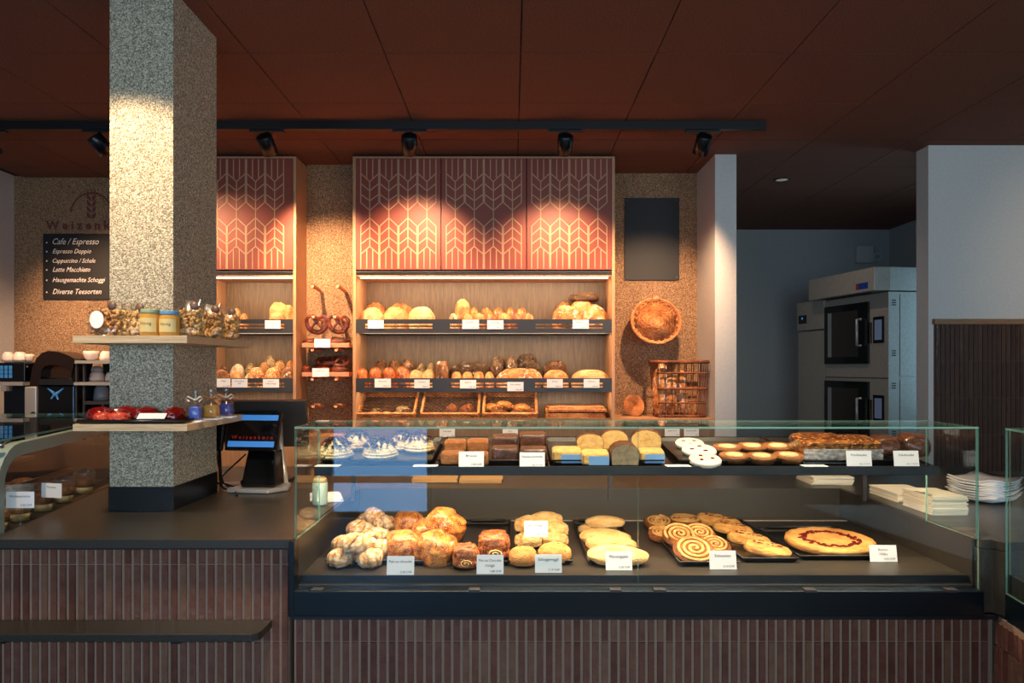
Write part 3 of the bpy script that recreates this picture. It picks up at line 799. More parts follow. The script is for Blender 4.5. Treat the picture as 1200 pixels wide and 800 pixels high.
proto('roll_b', 'bread_roll', lump(19, 2.2, .07, 2, .5, 3), BROWN)
proto('roll_s', 'seeded_roll', lump(20, 2.2, .04, 2, .5, 4), SEED)
proto('roll_g', 'grain_roll', lump(21, 2.2, .06, 2, .5, 4), GRAIN)
proto('roll_g2', 'grain_roll', lump(22, 2.4, .05, 2, .6, 4), GRAIN)
proto('roll_gold2', 'seeded_roll', lump(23, 2.6, .05, 2, .6, 4), PALE)
def zopf(seed):
    """plaited milk roll: three bulges with crossing seams"""
    def fn(q, v):
        t = q.x*1.5*PI+q.y*1.2
        q = q*(1+.10*abs(math.cos(t))-.05)
        if q.z > 0: q = q*(1-.10*math.exp(-((abs(q.y)-.22-.2*math.sin(q.x*5))/.08)**2))
        return q
    return lump(seed, 2.5, .04, 2, .5, 4, fn)
proto('milk', 'milk_roll', zopf(24), ORANGE)
proto('milk2', 'milk_roll', zopf(25), GOLD)
def baguette(seed, n_=5, twist=False):
    def fn(q, v):
        s_ = (1-abs(q.x)**4*.35)
        q = Vector((q.x, q.y*s_, q.z*s_))
        t = (q.x*n_+q.y*(.9 if twist else .45))*PI
        k = .22 if twist else .16
        if q.z > -.3: q = Vector((q.x, q.y*(1-k*max(0, math.cos(t))**4), q.z*(1-k*max(0, math.cos(t))**4)))
        return q
    return lump(seed, 2.5, .04, 2, .55, 5, fn)
proto('bag_gold', 'baguette', baguette(26), GOLD)
proto('bag_dark', 'rustic_baguette', baguette(27, 4), DARK)
proto('bag_twist', 'twisted_baguette', baguette(28, 3, True), FLOUR)
proto('bag_smooth', 'long_loaf', lump(29, 2.6, .02, 1, .5, 4), PALE)
proto('bag_stand', 'baguette', baguette(30, 5), FLOUR)
# croissants
def croissant(arc=2.2, R=.5, r=.26, ridges=7, seed=0, deep=.16):
    pts = []; rr = []; N = 42
    for i in range(N+1):
        t = -1+2*i/N; a = t*arc/2
        pts.append((R*math.sin(a), -R*math.cos(a)+R, .02*math.sin(i)))
        base = r*(max(0.0, 1-abs(t)**1.8))**.75+.015
        saw = ((abs(t)*ridges) % 1.0)
        rr.append(base*(1.08-deep*saw))
    mb = MB().tube(pts, rr, 14)
    mb.v = [tuple(Vector(v)*(1+.04*noise.noise(Vector(v)*6+Vector((seed, 0, 0))))) for v in mb.v]
    zmin = -r*.7
    mb.v = [(v[0], v[1], max(v[2], zmin)) for v in mb.v]
    return mb
proto('croissant', 'croissant', croissant(), CROISS)
proto('croissant_d', 'dark_croissant', croissant(2.6, seed=3), CROISS_D)
# sugared horns: fat coils with an opening
for k in range(3): proto('horn%d' % k, 'sugared_pastry', croissant([3.0, 2.6, 3.3][k], .46, [.36, .34, .38][k], [4, 5, 4][k], 31+k, .34), SUGAR)
proto('brioche0', 'brioche', lump(41, 3.0, .06, 2.2, .6, 5), BRIOCHE)
proto('brioche1', 'brioche', lump(42, 2.7, .08, 2.0, .6, 5, cross_cut(.10)), BRIOCHE)
def painch(seed):
    mb = lump(seed, 3.2, .07, 3.2, .7, 5, lambda q, v: q*(1-.07*max(0, math.cos(q.z*7+q.x*1.5))**4))
    sw = MB()
    pts = [((.44-.017*i)*math.cos(i*.5), -1.0-.012*i*.2, -.32+(.30-.012*i)*math.sin(i*.5)) for i in range(24)]
    sw.tube(pts, [.055]*24, 6)
    return mb, sw
for k in range(2):
    a, b = painch(43+k); proto('painch%d' % k, 'chocolate_pastry', a, PAINCH, [('rolled_end', b, BISC)])
def chips(seed, n_, mb0):
    r0 = random.Random(seed); c = MB()
    for k in range(n_):
        a, b = r0.uniform(0, 2*PI), r0.uniform(.15, 1.35)
        v = Vector((math.sin(b)*math.cos(a), math.sin(b)*math.sin(a)*1, math.cos(b)))
        c.ell(v*.97, (.09, .09, .06), 1)
    return c
cm = lump(45, 2.3, .05, 1.7, .6, 4); proto('cookie', 'chocolate_chip_roll', cm, COOKIE, [('chocolate_chip', chips(3, 16, cm), CHOCO_CHIP, 1)])
proto('pale_roll', 'crackled_roll', lump(46, 2.6, .16, 2.6, .55, 4), BISC)
def turnover(seed):
    def fn(q, v):
        w_ = 1-.28*max(0, q.x)
        return Vector((q.x, q.y*w_, q.z*(1-.25*q.x*q.x)+.05*math.cos(q.y*3)))
    return lump(seed, 2.6, .06, 1.5, .5, 4, fn)
for k in range(2): proto('turnover%d' % k, 'pale_turnover', turnover(47+k), BISC)
def palmier():
    base = MB().lathe([(.0, 0), (.86, 0), (.98, .10), (1.0, .22), (.93, .32), (.6, .36), (0, .36)], 36, warp=lambda a, r, z: 1+.03*math.sin(3*a+1))
    sw = MB(); pts = []; N = 110
    for i in range(N):
        t = i/(N-1); a = t*3.2*2*PI; r = .06+.84*t
        pts.append((r*math.cos(a), r*math.sin(a), .37))
    sw.tube(pts, [.075]*N, 6)
    return base, sw
b, s_ = palmier(); proto('palmier', 'swirl_pastry', b, SWIRL_D, [('swirl', s_, SWIRL)])
def berry_patches(seed, n_, fx):
    r0 = random.Random(seed); mb = MB()
    for k in range(n_):
        x, y, z, s0_ = fx(r0, k); mb.ell((x, y, z), (s0_*r0.uniform(.7, 1.4), s0_*r0.uniform(.6, 1.1), .035), 1)
    return mb
def tartpiece():
    def fn(q, v): return Vector((q.x, q.y, q.z*(.9 if q.z > .1 else 1)-.15*(abs(q.x) < .8 and q.z > 0)*.4))
    mb = lump(51, 2.6, .05, 2.4, .4, 4, fn)
    bp = berry_patches(5, 14, lambda r, k: (r.uniform(-.6, .65), r.uniform(-.35, .35), .84, .09))
    return mb, bp
a, b = tartpiece(); proto('tartpiece', 'berry_flan_slice', a, TART, [('berry_filling', b, JAM, 1)])
def galette():
    mb = MB().lathe([(0, 0), (.90, 0), (.97, .06), (1.0, .14), (.985, .2), (.94, .215), (.90, .19), (.5, .185), (0, .19)], 60, warp=lambda a, r, z: 1+(.02*math.sin(19*a)+.02*noise.noise(Vector((math.cos(a)*3, math.sin(a)*3, 0))) if r > .85 else 0))
    bp = berry_patches(8, 64, lambda r, k: ((lambda a, q: (q*math.cos(a), q*math.sin(a), .19, .06))(k/64*2*PI+r.uniform(-.05, .05), .60+r.uniform(-.08, .08))))
    return mb, bp
a, b = galette(); proto('galette', 'round_berry_tart', a, TART, [('berry_ring', b, JAM, 1)])
def tartlet():
    mb = MB().lathe([(0, 0), (.80, 0), (1.0, .22), (1.0, .30), (.95, .33), (.9, .31), (0, .30)], 30, warp=lambda a, r, z: 1+(.025*math.cos(18*a) if r > .7 else 0))
    ic = MB().lathe([(0, .37), (.5, .36), (.60, .33), (.62, .24)], 24)
    return mb, ic
a, b = tartlet(); proto('tartlet', 'small_tart', a, CARAMEL, [('icing', b, CREAM)])
a, b = tartlet(); proto('tartlet_g', 'small_tart', a, TART, [('filling', b, CAKEY)])
def jamcookie():
    mb = MB().lathe([(0, 0), (.92, 0), (1, .05), (1, .17), (.93, .23), (0, .24)], 36)
    j = MB()
    for a in (.6, 2.6, 4.7): j.ell((.45*math.cos(a), .45*math.sin(a), .235), (.17, .13, .02), 2)
    return mb, j
a, b = jamcookie(); proto('jamcookie', 'jam_biscuit', a, ICING, [('jam_eye', b, JAM, 1)])
def creamcake():
    mb = MB()
    prof = [(.0, 0), (.8, 0), (.95, .08)]
    for k in range(5):
        z = .1+k*.13; r = .98-.035*k*k*.55
        prof += [(r, z+.03), (r*1.0, z+.08), (r*.93, z+.12)]
    prof += [(.45, .80), (.2, .92), (0, .95)]
    mb.lathe(prof, 28, warp=lambda a, r, z: 1+.04*math.sin(a*6+z*9))
    fl = MB(); r0 = random.Random(4)
    for k in range(150):
        a = r0.uniform(0, 2*PI); q = r0.uniform(.15, .95); z = .95-.42*q*q+.05
        fl.obox((q*math.cos(a)*.95, q*math.sin(a)*.95, z), (.20, .12, .02), Euler((r0.uniform(-.5, .5), r0.uniform(-.5, .5), a)))
    return mb, fl
a, b = creamcake(); proto('creamcake', 'cream_tartlet', a, CREAM, [('chocolate_flakes', b, FLAKE, 1)])
def slab_cake(top_noise=.03, seed=1):
    return lump(seed, 7, top_noise, 2.2, .9, 4)
proto('brown_square', 'caramel_square', slab_cake(.03, 61), CARAMEL)
proto('choc_block', 'chocolate_block', slab_cake(.05, 62), CHOC)
def loafcake(seed, crumb, wedge=False):
    """slice of a tin cake: arched profile, crumb body with a thin crust shell"""
    prof = [(-.5, 0), (.5, 0), (.54, .55), (.50, .72), (.36, .90), (.15, 1.0), (-.15, 1.0), (-.36, .90), (-.50, .72), (-.54, .55)]
    def pr(k): return [(x*k, z if z == 0 else z*k+(0 if k == 1 else 0)) for x, z in prof]
    mb = MB(); n_ = len(prof)
    vs = [(x*.965, -.5, z*.965+.015) for x, z in prof]+[(x*.965, .5, z*.965+.015) for x, z in prof]
    mb.add(vs, [tuple(range(n_)), tuple(range(n_, 2*n_))[::-1]]+[(i, i+n_, (i+1) % n_+n_, (i+1) % n_) for i in range(n_)])
    cr = MB()
    vo = [(x, y, z) for y in (-.485, .485) for x, z in prof]; vi = [(x*.97, y, z*.97+.012) for y in (-.485, .485) for x, z in prof]
    cr.add(vo+vi, [(i, i+n_, (i+1) % n_+n_, (i+1) % n_) for i in range(n_)]+[(i, (i+1) % n_, 2*n_+(i+1) % n_, 2*n_+i) for i in range(n_)]+[(n_+(i+1) % n_, n_+i, 3*n_+i, 3*n_+(i+1) % n_) for i in range(n_)], 0, True)
    return mb, cr
a, b = loafcake(1, CAKEG); proto('cake_grey', 'cut_cake', a, CAKEG, [('crust', b, CAKEB)])
a, b = loafcake(2, CAKEY); proto('cake_slice', 'cut_cake', a, CAKEY, [('crust', b, CAKEB)])
def wedge():
    mb = MB(); q = [(-.5, 0), (.5, 0), (.5, .75), (-.5, 1)]
    mb = lump(63, 6, .03, 2, .9, 4, lambda q, v: Vector((q.x, q.y, q.z*(1+.16*q.y))))
    cr = MB().box(-.93, -.97, -.9, -.90, .97, .55)
    return mb, cr
a, b = wedge(); proto('cake_block', 'cake_piece', a, CAKEY, [('side_crust', b, CAKEB)])
proto('foil_cake', 'nut_cake_loaf', slab_cake(.08, 64), NUTCAKE, [('foil_band', MB().box(-1.02, -1.03, -.9, .98, -.93, .25), FOIL)])
proto('dark_cake', 'chocolate_cake_loaf', lump(65, 2.8, .10, 2, .7, 4), CHOC)
# pretzels
def pretzel(n_=10):
    P_ = [(-.10, -.62), (-.55, -.25), (-.92, .18), (-.88, .62), (-.50, .84), (-.08, .60), (.06, .15), (.20, -.22), (.52, -.62), (.75, -.86)]
    # left-right loop drawn as one closed knot: arms cross in the middle and rest on the belly
    ctrl = [(.62, -.72), (.28, -.20), (-.06, .14), (-.34, .52), (-.66, .66), (-.95, .36), (-.96, -.15), (-.70, -.66), (-.25, -.92), (.25, -.92), (.70, -.66), (.96, -.15), (.95, .36), (.66, .66), (.34, .52), (.06, .14), (-.28, -.20), (-.62, -.72)]
    pts = []; rr = []
    for i in range(len(ctrl)-1):
        p0 = ctrl[max(i-1, 0)]; p1 = ctrl[i]; p2 = ctrl[i+1]; p3 = ctrl[min(i+2, len(ctrl)-1)]
        for k in range(4):
            t = k/4
            q = [.5*((2*p1[d])+(-p0[d]+p2[d])*t+(2*p0[d]-5*p1[d]+4*p2[d]-p3[d])*t*t+(-p0[d]+3*p1[d]-3*p2[d]+p3[d])*t**3) for d in (0, 1)]
            s = (i+t)/(len(ctrl)-1)
            z = .10*math.cos(2*PI*s)+(.10 if s > .82 or .1 < s < .18 else 0)
            pts.append((q[0], q[1], z)); rr.append(.10+.12*math.exp(-((s-.5)/.22)**2)+.04)
    pts.append((ctrl[-1][0], ctrl[-1][1], .2)); rr.append(.12)
    return MB().tube(pts, rr, n_)
proto('pretzel', 'pretzel', pretzel(), LAUGEN)
proto('lye_roll', 'lye_roll', lump(66, 2.3, .04, 2, .5, 3, cross_cut(.1)), LAUGEN)

# ================================================================== PRICE CARDS
def price_card(px0, px1, py0, py1, Y, lines, price, label, group, mat=None, lean=.0, rz=0, stand=False, name='price_card'):
    c = P((px0+px1)/2, (py0+py1)/2, Y); w_ = (px1-px0)/F*Y; h_ = (py1-py0)/F*Y
    t = thing(name, label, 'price card', (c.x, c.y, c.z-h_/2), group=group, rot=(-lean, 0, rz))
    MB().box(-w_/2, 0, 0, w_/2, .0015, h_).build('card', mat or M['paper'], t)
    mb = MB(); lh = h_*.20
    for i, s in enumerate(lines): add_text(mb, s, 0, h_*.66-i*h_*.26, w_*.84, lh)
    if price: add_text(mb, price, w_*.42, h_*.12, w_*.42, lh*.85, align='R')
    if mb.v: mb.build('lettering', M['ink'], t)
    if stand: MB().box(-.012, .0016, 0, .012, .014, .012).build('foot', M['black'], t)
    return t

# ================================================================== BREAD ON THE WALL SHELVES
def rack(key, px0, px1, ytop, Y, zbase, label, group, cat='bread', depth=None, rz=0, rot=None):
    w_ = (px1-px0)/F*Y; zt = Zc(ytop, Y); h_ = zt-zbase
    return put(key, label, cat, (X((px0+px1)/2, Y), Y, zbase), (w_, depth or w_*.9, h_), rz, group, rot)
ZU, ZL = 1.697, 1.294
G1 = 'loaves on the upper rack'; G2 = 'rolls on the upper rack'
YF_, YR_ = 5.03, 5.18
for i, (a, b, t) in enumerate([(422, 450, 360), (449, 479, 359.5), (478, 510, 359)]):
    rack(['pale_oval', 'gold_oval', 'pale_oval'][i], a, b, t, YF_, ZU, 'big golden loaf, %s from the side panel in the front row of the upper rack' % ORD[i], G1, depth=.16)
rack('gold_oval', 426, 454, 354, YR_+.02, ZU, 'browner big loaf at the rear of the upper rack, next to the side panel', G1, depth=.14)
rack('round0', 452, 486, 354.5, YR_+.02, ZU, 'browner big loaf at the rear of the upper rack, behind the middle golden loaf', G1, depth=.14)
rack('roll_f', 525.5, 538, 367, 4.99, ZU, 'white-floured roll at the end of the small rolls on the upper rack', G2)
o = rack('round0', 533, 551, 350, 5.06, ZU+.088, 'upright golden roll standing on top of the small rolls', G2, depth=.09)
rack('roll', 541, 555, 367.5, 5.0, ZU, 'small golden roll under the upright roll, front row of the upper rack', G2)
rack('roll_f', 538, 548, 368, 5.09, ZU, 'small roll carrying the upright roll on the upper rack', G2, depth=.08)
for i, (a, b) in enumerate([(554, 569), (569, 583), (583, 598), (598, 612), (612, 625.5)]):
    rack('milk' if i % 2 else 'milk2', a, b, 366.5, 5.0, ZU, 'plaited milk roll, %s along the front row of the upper rack' % ORD[i], G2, depth=.12, rz=.15*(i % 3-1))
for i, (a, b) in enumerate([(548, 562), (563, 577), (577, 591), (591, 605), (604, 618)]):
    rack('milk', a, b, 360, 5.12, ZU, 'darker plaited milk roll, %s along the rear row of the upper rack' % ORD[i], G2, depth=.12, rz=.2*(i % 2))
rack('round1', 647, 681, 357, YF_, ZU, 'large round floured loaf in front on the upper rack, beside its price card', G1, depth=.2)
rack('round1', 682, 712.5, 356.5, YF_, ZU, 'round white-dusted loaf at the far end of the upper rack', G1, depth=.19, rz=1.2)
rack('round0', 648, 675, 353, YR_+.05, ZU, 'loaf half hidden behind the large round floured loaf', G1, depth=.13)
rack('round0', 667, 697, 349.5, 5.13, ZU+.06, 'round golden loaf wedged between and above two floured loaves', G1, depth=.16)
rack('rye', 666, 702, 341.5, 5.15, 1.925, 'dark grey rye loaf crowning the pile on the upper rack', G1, depth=.16)
# lower rack
G3 = 'breads on the lower rack'
for i, (a, b) in enumerate([(415, 432), (432, 448), (448, 464), (463, 481)]):
    rack('glossy', a, b, 430 if i < 3 else 429, 5.0, ZL, 'shiny orange-brown loaf, %s from the side panel, front of the lower rack' % ORD[i], G3, depth=.14, rz=.2)
for i, (a, b) in enumerate([(438.5, 454), (454, 469), (469, 486)]):
    rack('glossy_d', a, b, [421, 421, 420][i], 5.16, ZL, 'dark shiny loaf, %s of the rear row on the lower rack' % ORD[i], G3, depth=.13, rz=.3)
for i, (a, b) in enumerate([(479.5, 494.5), (494, 510)]):
    rack('roll_gold2', a, b, 433, 4.99, ZL, ['pale split roll beside the shiny loaves on the lower rack', 'pale split roll beside the dark box loaf on the lower rack'][i], G3)
for i, (a, b) in enumerate([(487, 499), (498, 511.5)]):
    rack('roll_g', a, b, 425, 5.1, ZL, ['grain-crusted roll behind the first pale split roll', 'grain-crusted roll behind the second pale split roll'][i], G3, depth=.1)
rack('box_brown', 511.5, 525.5, 423, 5.03, ZL, 'tall dark box-shaped loaf in the middle of the lower rack', G3, depth=.2)
rack('bag_dark', 526, 577, 423, 5.14, ZL+.065, 'long dark rustic baguette lying across the pale baguette ends', G3, depth=.1, rot=(0, 0, .03))
rack('bag_dark', 522, 570, 429, 5.22, ZL+.03, 'long dark rustic baguette at the very back of the lower rack', G3, depth=.1)
def endon(key, px0, px1, yt, Yf, z0, L, label, rz=0, tilt=0):
    w_ = (px1-px0)/F*Yf; h_ = Zc(yt, Yf)-z0; a = PI/2+rz
    c = Vector((X((px0+px1)/2, Yf)+math.sin(-rz)*L/2*0, Yf+L/2, z0))
    return put(key, label, 'bread', c, (L, w_, h_), 0, G3, (0, -tilt, a))
for i, (a, b) in enumerate([(527, 540), (540, 553), (553.5, 567), (567, 580)]):
    endon('bag_gold', a, b, 435.5, 4.94, ZL, .25, 'pale baguette end, %s of four under the dark rustic baguette' % ORD[i])
endon('bag_dark', 575, 591.5, 416.5, 4.98, ZL+.085, .26, 'grey baguette pointing forward on top of the lower rack, beside the rustic log', rz=-.1)
endon('bag_dark', 592, 607, 416.5, 4.98, ZL+.085, .26, 'pale-ended baguette pointing forward next to the grey one', rz=-.06)
rack('bag_twist', 580, 632, 431, 5.0, ZL, 'twisted floured baguette lying along the front of the lower rack', G3, depth=.085, rz=.06)
rack('bag_twist', 600, 637, 431.5, 5.06, ZL+.01, 'second twisted floured baguette just behind the front one', G3, depth=.085, rz=-.25)
rack('bag_dark', 605, 632, 414, 5.17, ZL+.10, 'dark baguette on top, behind the twisted baguettes', G3, depth=.09, rot=(0, -.05, -.2))
rack('bag_dark', 603, 636, 422, 5.14, ZL+.05, 'greyish baguette lying under the dark one behind the twisted baguettes', G3, depth=.09, rot=(0, 0, -.3))
rack('gold_oval', 636, 667, 433, 5.0, ZL, 'light oval loaf between the twisted baguettes and the smooth long loaf', G3, depth=.13, rz=.1)
rack('glossy_d', 635, 666, 422.5, 5.16, ZL, 'dark brown loaf behind the light oval loaf on the lower rack', G3, depth=.14, rz=.3)
rack('bag_smooth', 669, 714, 433, 5.0, ZL, 'smooth golden long loaf at the end of the lower rack', G3, depth=.13)
# single-door unit
G4 = 'rolls in the narrow shelf unit'
rack('roll_b', 249, 271, 433, 4.99, ZL, 'brown oval roll next to the pillar in the narrow unit', G4, depth=.1)
rack('roll_b', 256, 268, 427, 5.1, ZL, 'dark roll peeping out behind the brown oval roll', G4)
rack('roll_w', 268, 285, 426, 5.1, ZL+.05, 'white floury roll lying on top beside the dark roll', G4, depth=.1, rot=(0, .15, .2))
rack('roll', 270, 284.5, 435, 4.98, ZL, 'small golden roll below the white floury roll', G4)
rack('roll_w', 280, 296, 432, 5.02, ZL+.0, 'long white roll leaning down beside the sesame rolls', G4, depth=.08, rot=(0, .5, 0))
rack('roll_g', 286.5, 301, 425, 5.17, ZL, 'grain roll in the rear row behind the white rolls', G4)
rack('roll_s', 290, 310.5, 430, 4.99, ZL, 'sesame roll in front, beside the long white roll', G4)
rack('roll_s', 310, 329.5, 430, 4.99, ZL, 'sesame roll in front above the two-line price card', G4, rz=1)
rack('roll_s', 302, 318, 424, 5.12, ZL+.03, 'sesame roll in the second row under the topmost one', G4, rz=2)
rack('roll_g', 309, 325.5, 416, 5.16, ZL+.085, 'topmost dark sesame roll of the pile in the narrow unit', G4, rz=2)
rack('roll_s', 320, 336, 422, 5.12, ZL+.03, 'sesame roll in the second row beside the topmost one', G4, rz=.5)
rack('roll_b', 329, 345, 430, 5.0, ZL, 'plain brown roll against the side panel, front row of the narrow unit', G4)
rack('roll', 335, 346, 422, 5.13, ZL+.03, 'golden roll against the side panel behind the plain brown roll', G4, depth=.09)
rack('gold_oval', 315.5, 336, 365.5, 5.03, ZU, 'golden oval roll at the bottom of the pile on the narrow upper rack', G4, depth=.11)
rack('round0', 331.5, 345, 357, 5.08, ZU+.06, 'golden roll at the side panel on the narrow upper rack', G4, depth=.1)
rack('gold_oval', 316, 338, 354, 5.08, ZU+.075, 'golden oval roll on top of the pile on the narrow upper rack', G4, depth=.1)
rack('roll', 281, 291, 367, 5.03, ZU, 'round golden roll showing just behind the nut bags', G4)
rack('roll', 272, 283, 361, 5.12, ZU+.02, 'round golden roll half hidden by the nut bags', G4)
# cards on the rails
GC = 'price cards on the bread racks'
YC = 4.895
for px0, px1, py0, py1, ls, pr, lab in [
    (310.5, 328.5, 375.2, 385, ['Ruchbrot'], '3.20', 'white price card on the upper rail of the narrow unit'),
    (254, 270, 443.5, 453.5, ['Weggli'], '1.20', 'white price card behind the candy bags on the narrow lower rail'),
    (271.5, 290, 443.8, 453.8, ['Pain paillasse', 'hell'], '', 'price card with two lines below the long white roll'),
    (308, 327, 444, 454, ['5-Korn', 'Vollkornweggli'], '', 'price card with two lines below the sesame rolls'),
    (431, 449.5, 374.8, 384.8, ['St. Galler'], '500g 4.20', 'price card below the first big golden loaf'),
    (541.8, 561.2, 374.5, 385.2, ['Kartoffelbrot'], '400g 4.20', 'price card below the small rolls of the upper rack'),
    (571, 590, 375, 385.5, ['Milchweggli'], '60g 1.20', 'price card below the plaited milk rolls'),
    (671, 690, 374.6, 385, ['Bauernbrot'], '500g 4.50', 'price card below the round floured loaves'),
    (439, 458, 443.6, 454, ['Butterzopf'], '500g 5.20', 'price card below the shiny orange-brown loaves'),
    (485.5, 503.5, 444.6, 454.6, ['Kornbrot'], '400g 4.60', 'price card below the pale split rolls'),
    (539, 558, 445, 455, ['Baguette'], '350g 3.80', 'price card below the pale baguette ends'),
    (594.5, 613.5, 447.4, 458.2, ['Pain rustique'], '400g 4.60', 'price card hanging lower than the rest, below the twisted baguettes'),
    (641, 659.5, 444, 454.2, ['Gersten'], '350g 4.20', 'price card below the light oval loaf'),
    (684, 702.5, 444, 454.2, ['Halbweiss'], '500g 3.80', 'price card below the smooth long loaf'),
    (515, 533, 502.3, 512, ['Laugengipfel'], '1.80', 'price card under the dark croissant basket, seen through the glass'),
    (589, 607, 502.6, 511.8, ['Gipfeli'], '1.30', 'price card under the golden croissant basket, seen through the glass'),
    (779, 796.5, 502, 511, ['Baguette hell'], '3.20', 'price card near the baguette basket, farther from the partition'),
    (801.5, 819, 502, 511, ['Baguette dunkel'], '3.40', 'price card near the baguette basket, closer to the partition'),
]:
    price_card(px0, px1, py0, py1, YC if px0 < 760 else 4.893, ls, pr, lab, GC)
# wicker trays, tilted forward
def woven_panel(mb, o, u, v, nu, nv, r=.004, rad=5):
    """nv strands running along u, weaving over nu stakes along v"""
    o, u, v = Vector(o), Vector(u), Vector(v); n_ = u.cross(v).normalized()
    for j in range(nv):
        q = o+v*((j+.5)/nv)
        pts = [q+u*(i/(2*nu))+n_*(r*1.3*(1 if (i+j*1) % 2 == 0 else -1)) for i in range(2*nu+1)]
        mb.tube(pts, r, rad)
def wicker_tray(x0, x1, yf, zf, yr, zr, hgt, label, name='wicker_tray'):
    """shallow rectangular basket, its floor sloping from (yf,zf) up to (yr,zr)"""
    t = thing(name, label, 'basket', ((x0+x1)/2, yf, zf), group='wicker trays in the shelf unit')
    f = Vector((0, yf, zf)); d = Vector((0, yr-yf, zr-zf)); L = d.length; dn = d.normalized(); nn = Vector((0, -dn.z, dn.y))
    def W(x, s, h): p = f+dn*s*L+nn*h; return Vector((x, p.y, p.z))
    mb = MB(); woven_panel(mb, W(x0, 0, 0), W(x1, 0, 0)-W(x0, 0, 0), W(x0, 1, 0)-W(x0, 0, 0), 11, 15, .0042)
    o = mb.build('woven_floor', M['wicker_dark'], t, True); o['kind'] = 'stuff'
    for xx in (x0, x1):
        mb = MB(); woven_panel(mb, W(xx, 0, 0), W(xx, 1, 0)-W(xx, 0, 0), W(xx, 0, hgt)-W(xx, 0, 0), 9, 4, .005)
        o = mb.build('woven_side', M['wicker'], t, True); o['kind'] = 'stuff'
        MB().tube([W(xx, 0, hgt), W(xx, 1, hgt)], .009).build('side_rim', M['wicker'], t, True)
    for s in (0, 1):
        mb = MB(); woven_panel(mb, W(x0, s, 0), W(x1, s, 0)-W(x0, s, 0), W(x0, s, hgt)-W(x0, s, 0), 13, 4, .005)
        o = mb.build('woven_end', M['wicker'], t, True); o['kind'] = 'stuff'
        MB().tube([W(x0, s, hgt), W(x1, s, hgt)], .009).build('end_rim', M['wicker'], t, True)
    return W
trays = [(416.5, 487, 'wicker tray with grain rolls below the shiny loaves'), (491.5, 562.5, 'wicker tray with dark croissants in the middle of the bottom row'), (564.5, 631, 'wicker tray with golden croissants in the bottom row')]
WF = []
for a, b, lab in trays:
    WF.append(wicker_tray(X(a, 4.95)+.012, X(b, 4.95)-.012, 4.97, 1.088, 5.22, 1.235, .05, lab))
GB = 'rolls in the wicker trays'
for px, py, w_, lab, k in [(441, 482, 15, 'grain roll at the back of the first wicker tray, nearer the side panel', 'roll_g'), (472, 479.5, 17, 'largest grain roll of the first wicker tray, lying higher', 'roll_g2'), (438, 486, 17, 'grain roll in front in the first wicker tray, nearer the side panel', 'roll_g'), (453, 486, 12, 'grain roll in the middle of the first wicker tray', 'roll_g2'), (466, 486, 14, 'grain roll in front of the largest one in the first wicker tray', 'roll_g')]:
    Y = 5.03 if py > 483 else 5.1
    put(k, lab, 'bread', (X(px, Y), Y, Zc(py+5.5, Y)), (w_/F*Y, .07, .06), .3, GB)
for px, py, w_, h_, rz, lab in [(529, 479, 14, .09, 1.4, 'dark croissant standing upright in the middle wicker tray'), (548, 480, 16, .10, .6, 'dark croissant leaning at the end of the middle wicker tray'), (542, 486, 12, .05, -.3, 'small dark croissant lying in front in the middle wicker tray')]:
    Y = 5.04; put('croissant_d', lab, 'croissant', (X(px, Y), Y, Zc(py, Y)-h_*.55), (w_/F*Y*1.2, .08, h_), rz, 'dark croissants')
for px, py, w_, rz, lab in [(577, 478, 18, 2.6, 'golden croissant lying highest at the near end of the third wicker tray'), (590, 475, 19, 3.4, 'topmost golden croissant of the third wicker tray'), (611, 478, 20, .2, 'golden croissant at the back of the third wicker tray'), (586, 485, 20, .5, 'browner croissant in front in the third wicker tray'), (606, 485, 18, -.2, 'browner croissant in the front middle of the third wicker tray'), (622, 484, 11, 1.3, 'pale croissant tip in the far corner of the third wicker tray')]:
    Y = 5.06 if py < 480 else 5.02
    put('croissant' if py < 480 else 'croissant_d', lab, 'croissant', (X(px, Y), Y, Zc(py+5, Y)), (w_/F*Y*1.15, .10, .065), rz, 'golden croissants')
# lidded wicker basket at the end
t = thing('wicker_hamper', 'flat closed wicker hamper at the end of the bottom row', 'basket', (X(676, 4.98), 5.05, 1.076))
xa, xb, ya, yb = X(641.5, 4.94), X(710, 4.94), 4.95, 5.22
for nm, z0, z1, nv, ins in (('basket_wall', 1.085, 1.135, 5, .006), ('lid_wall', 1.143, 1.165, 2, 0)):
    mb = MB(); i_ = ins
    cs = [Vector((xa+i_, ya+i_, z0)), Vector((xb-i_, ya+i_, z0)), Vector((xb-i_, yb-i_, z0)), Vector((xa+i_, yb-i_, z0))]
    for k in range(4): woven_panel(mb, cs[k], cs[(k+1) % 4]-cs[k], Vector((0, 0, z1-z0)), 12, nv, .0055)
    o = mb.build(nm, M['wicker'], t, True); o['kind'] = 'stuff'
mb = MB(); woven_panel(mb, (xa, ya, 1.168), (xb-xa, 0, 0), (0, yb-ya, 0), 14, 18, .006)
o = mb.build('lid_top', M['wicker'], t, True); o['kind'] = 'stuff'
MB().box(xa+.01, ya+.01, 1.078, xb-.01, yb-.01, 1.160).build('lining', M['wicker_dark'], t, True)

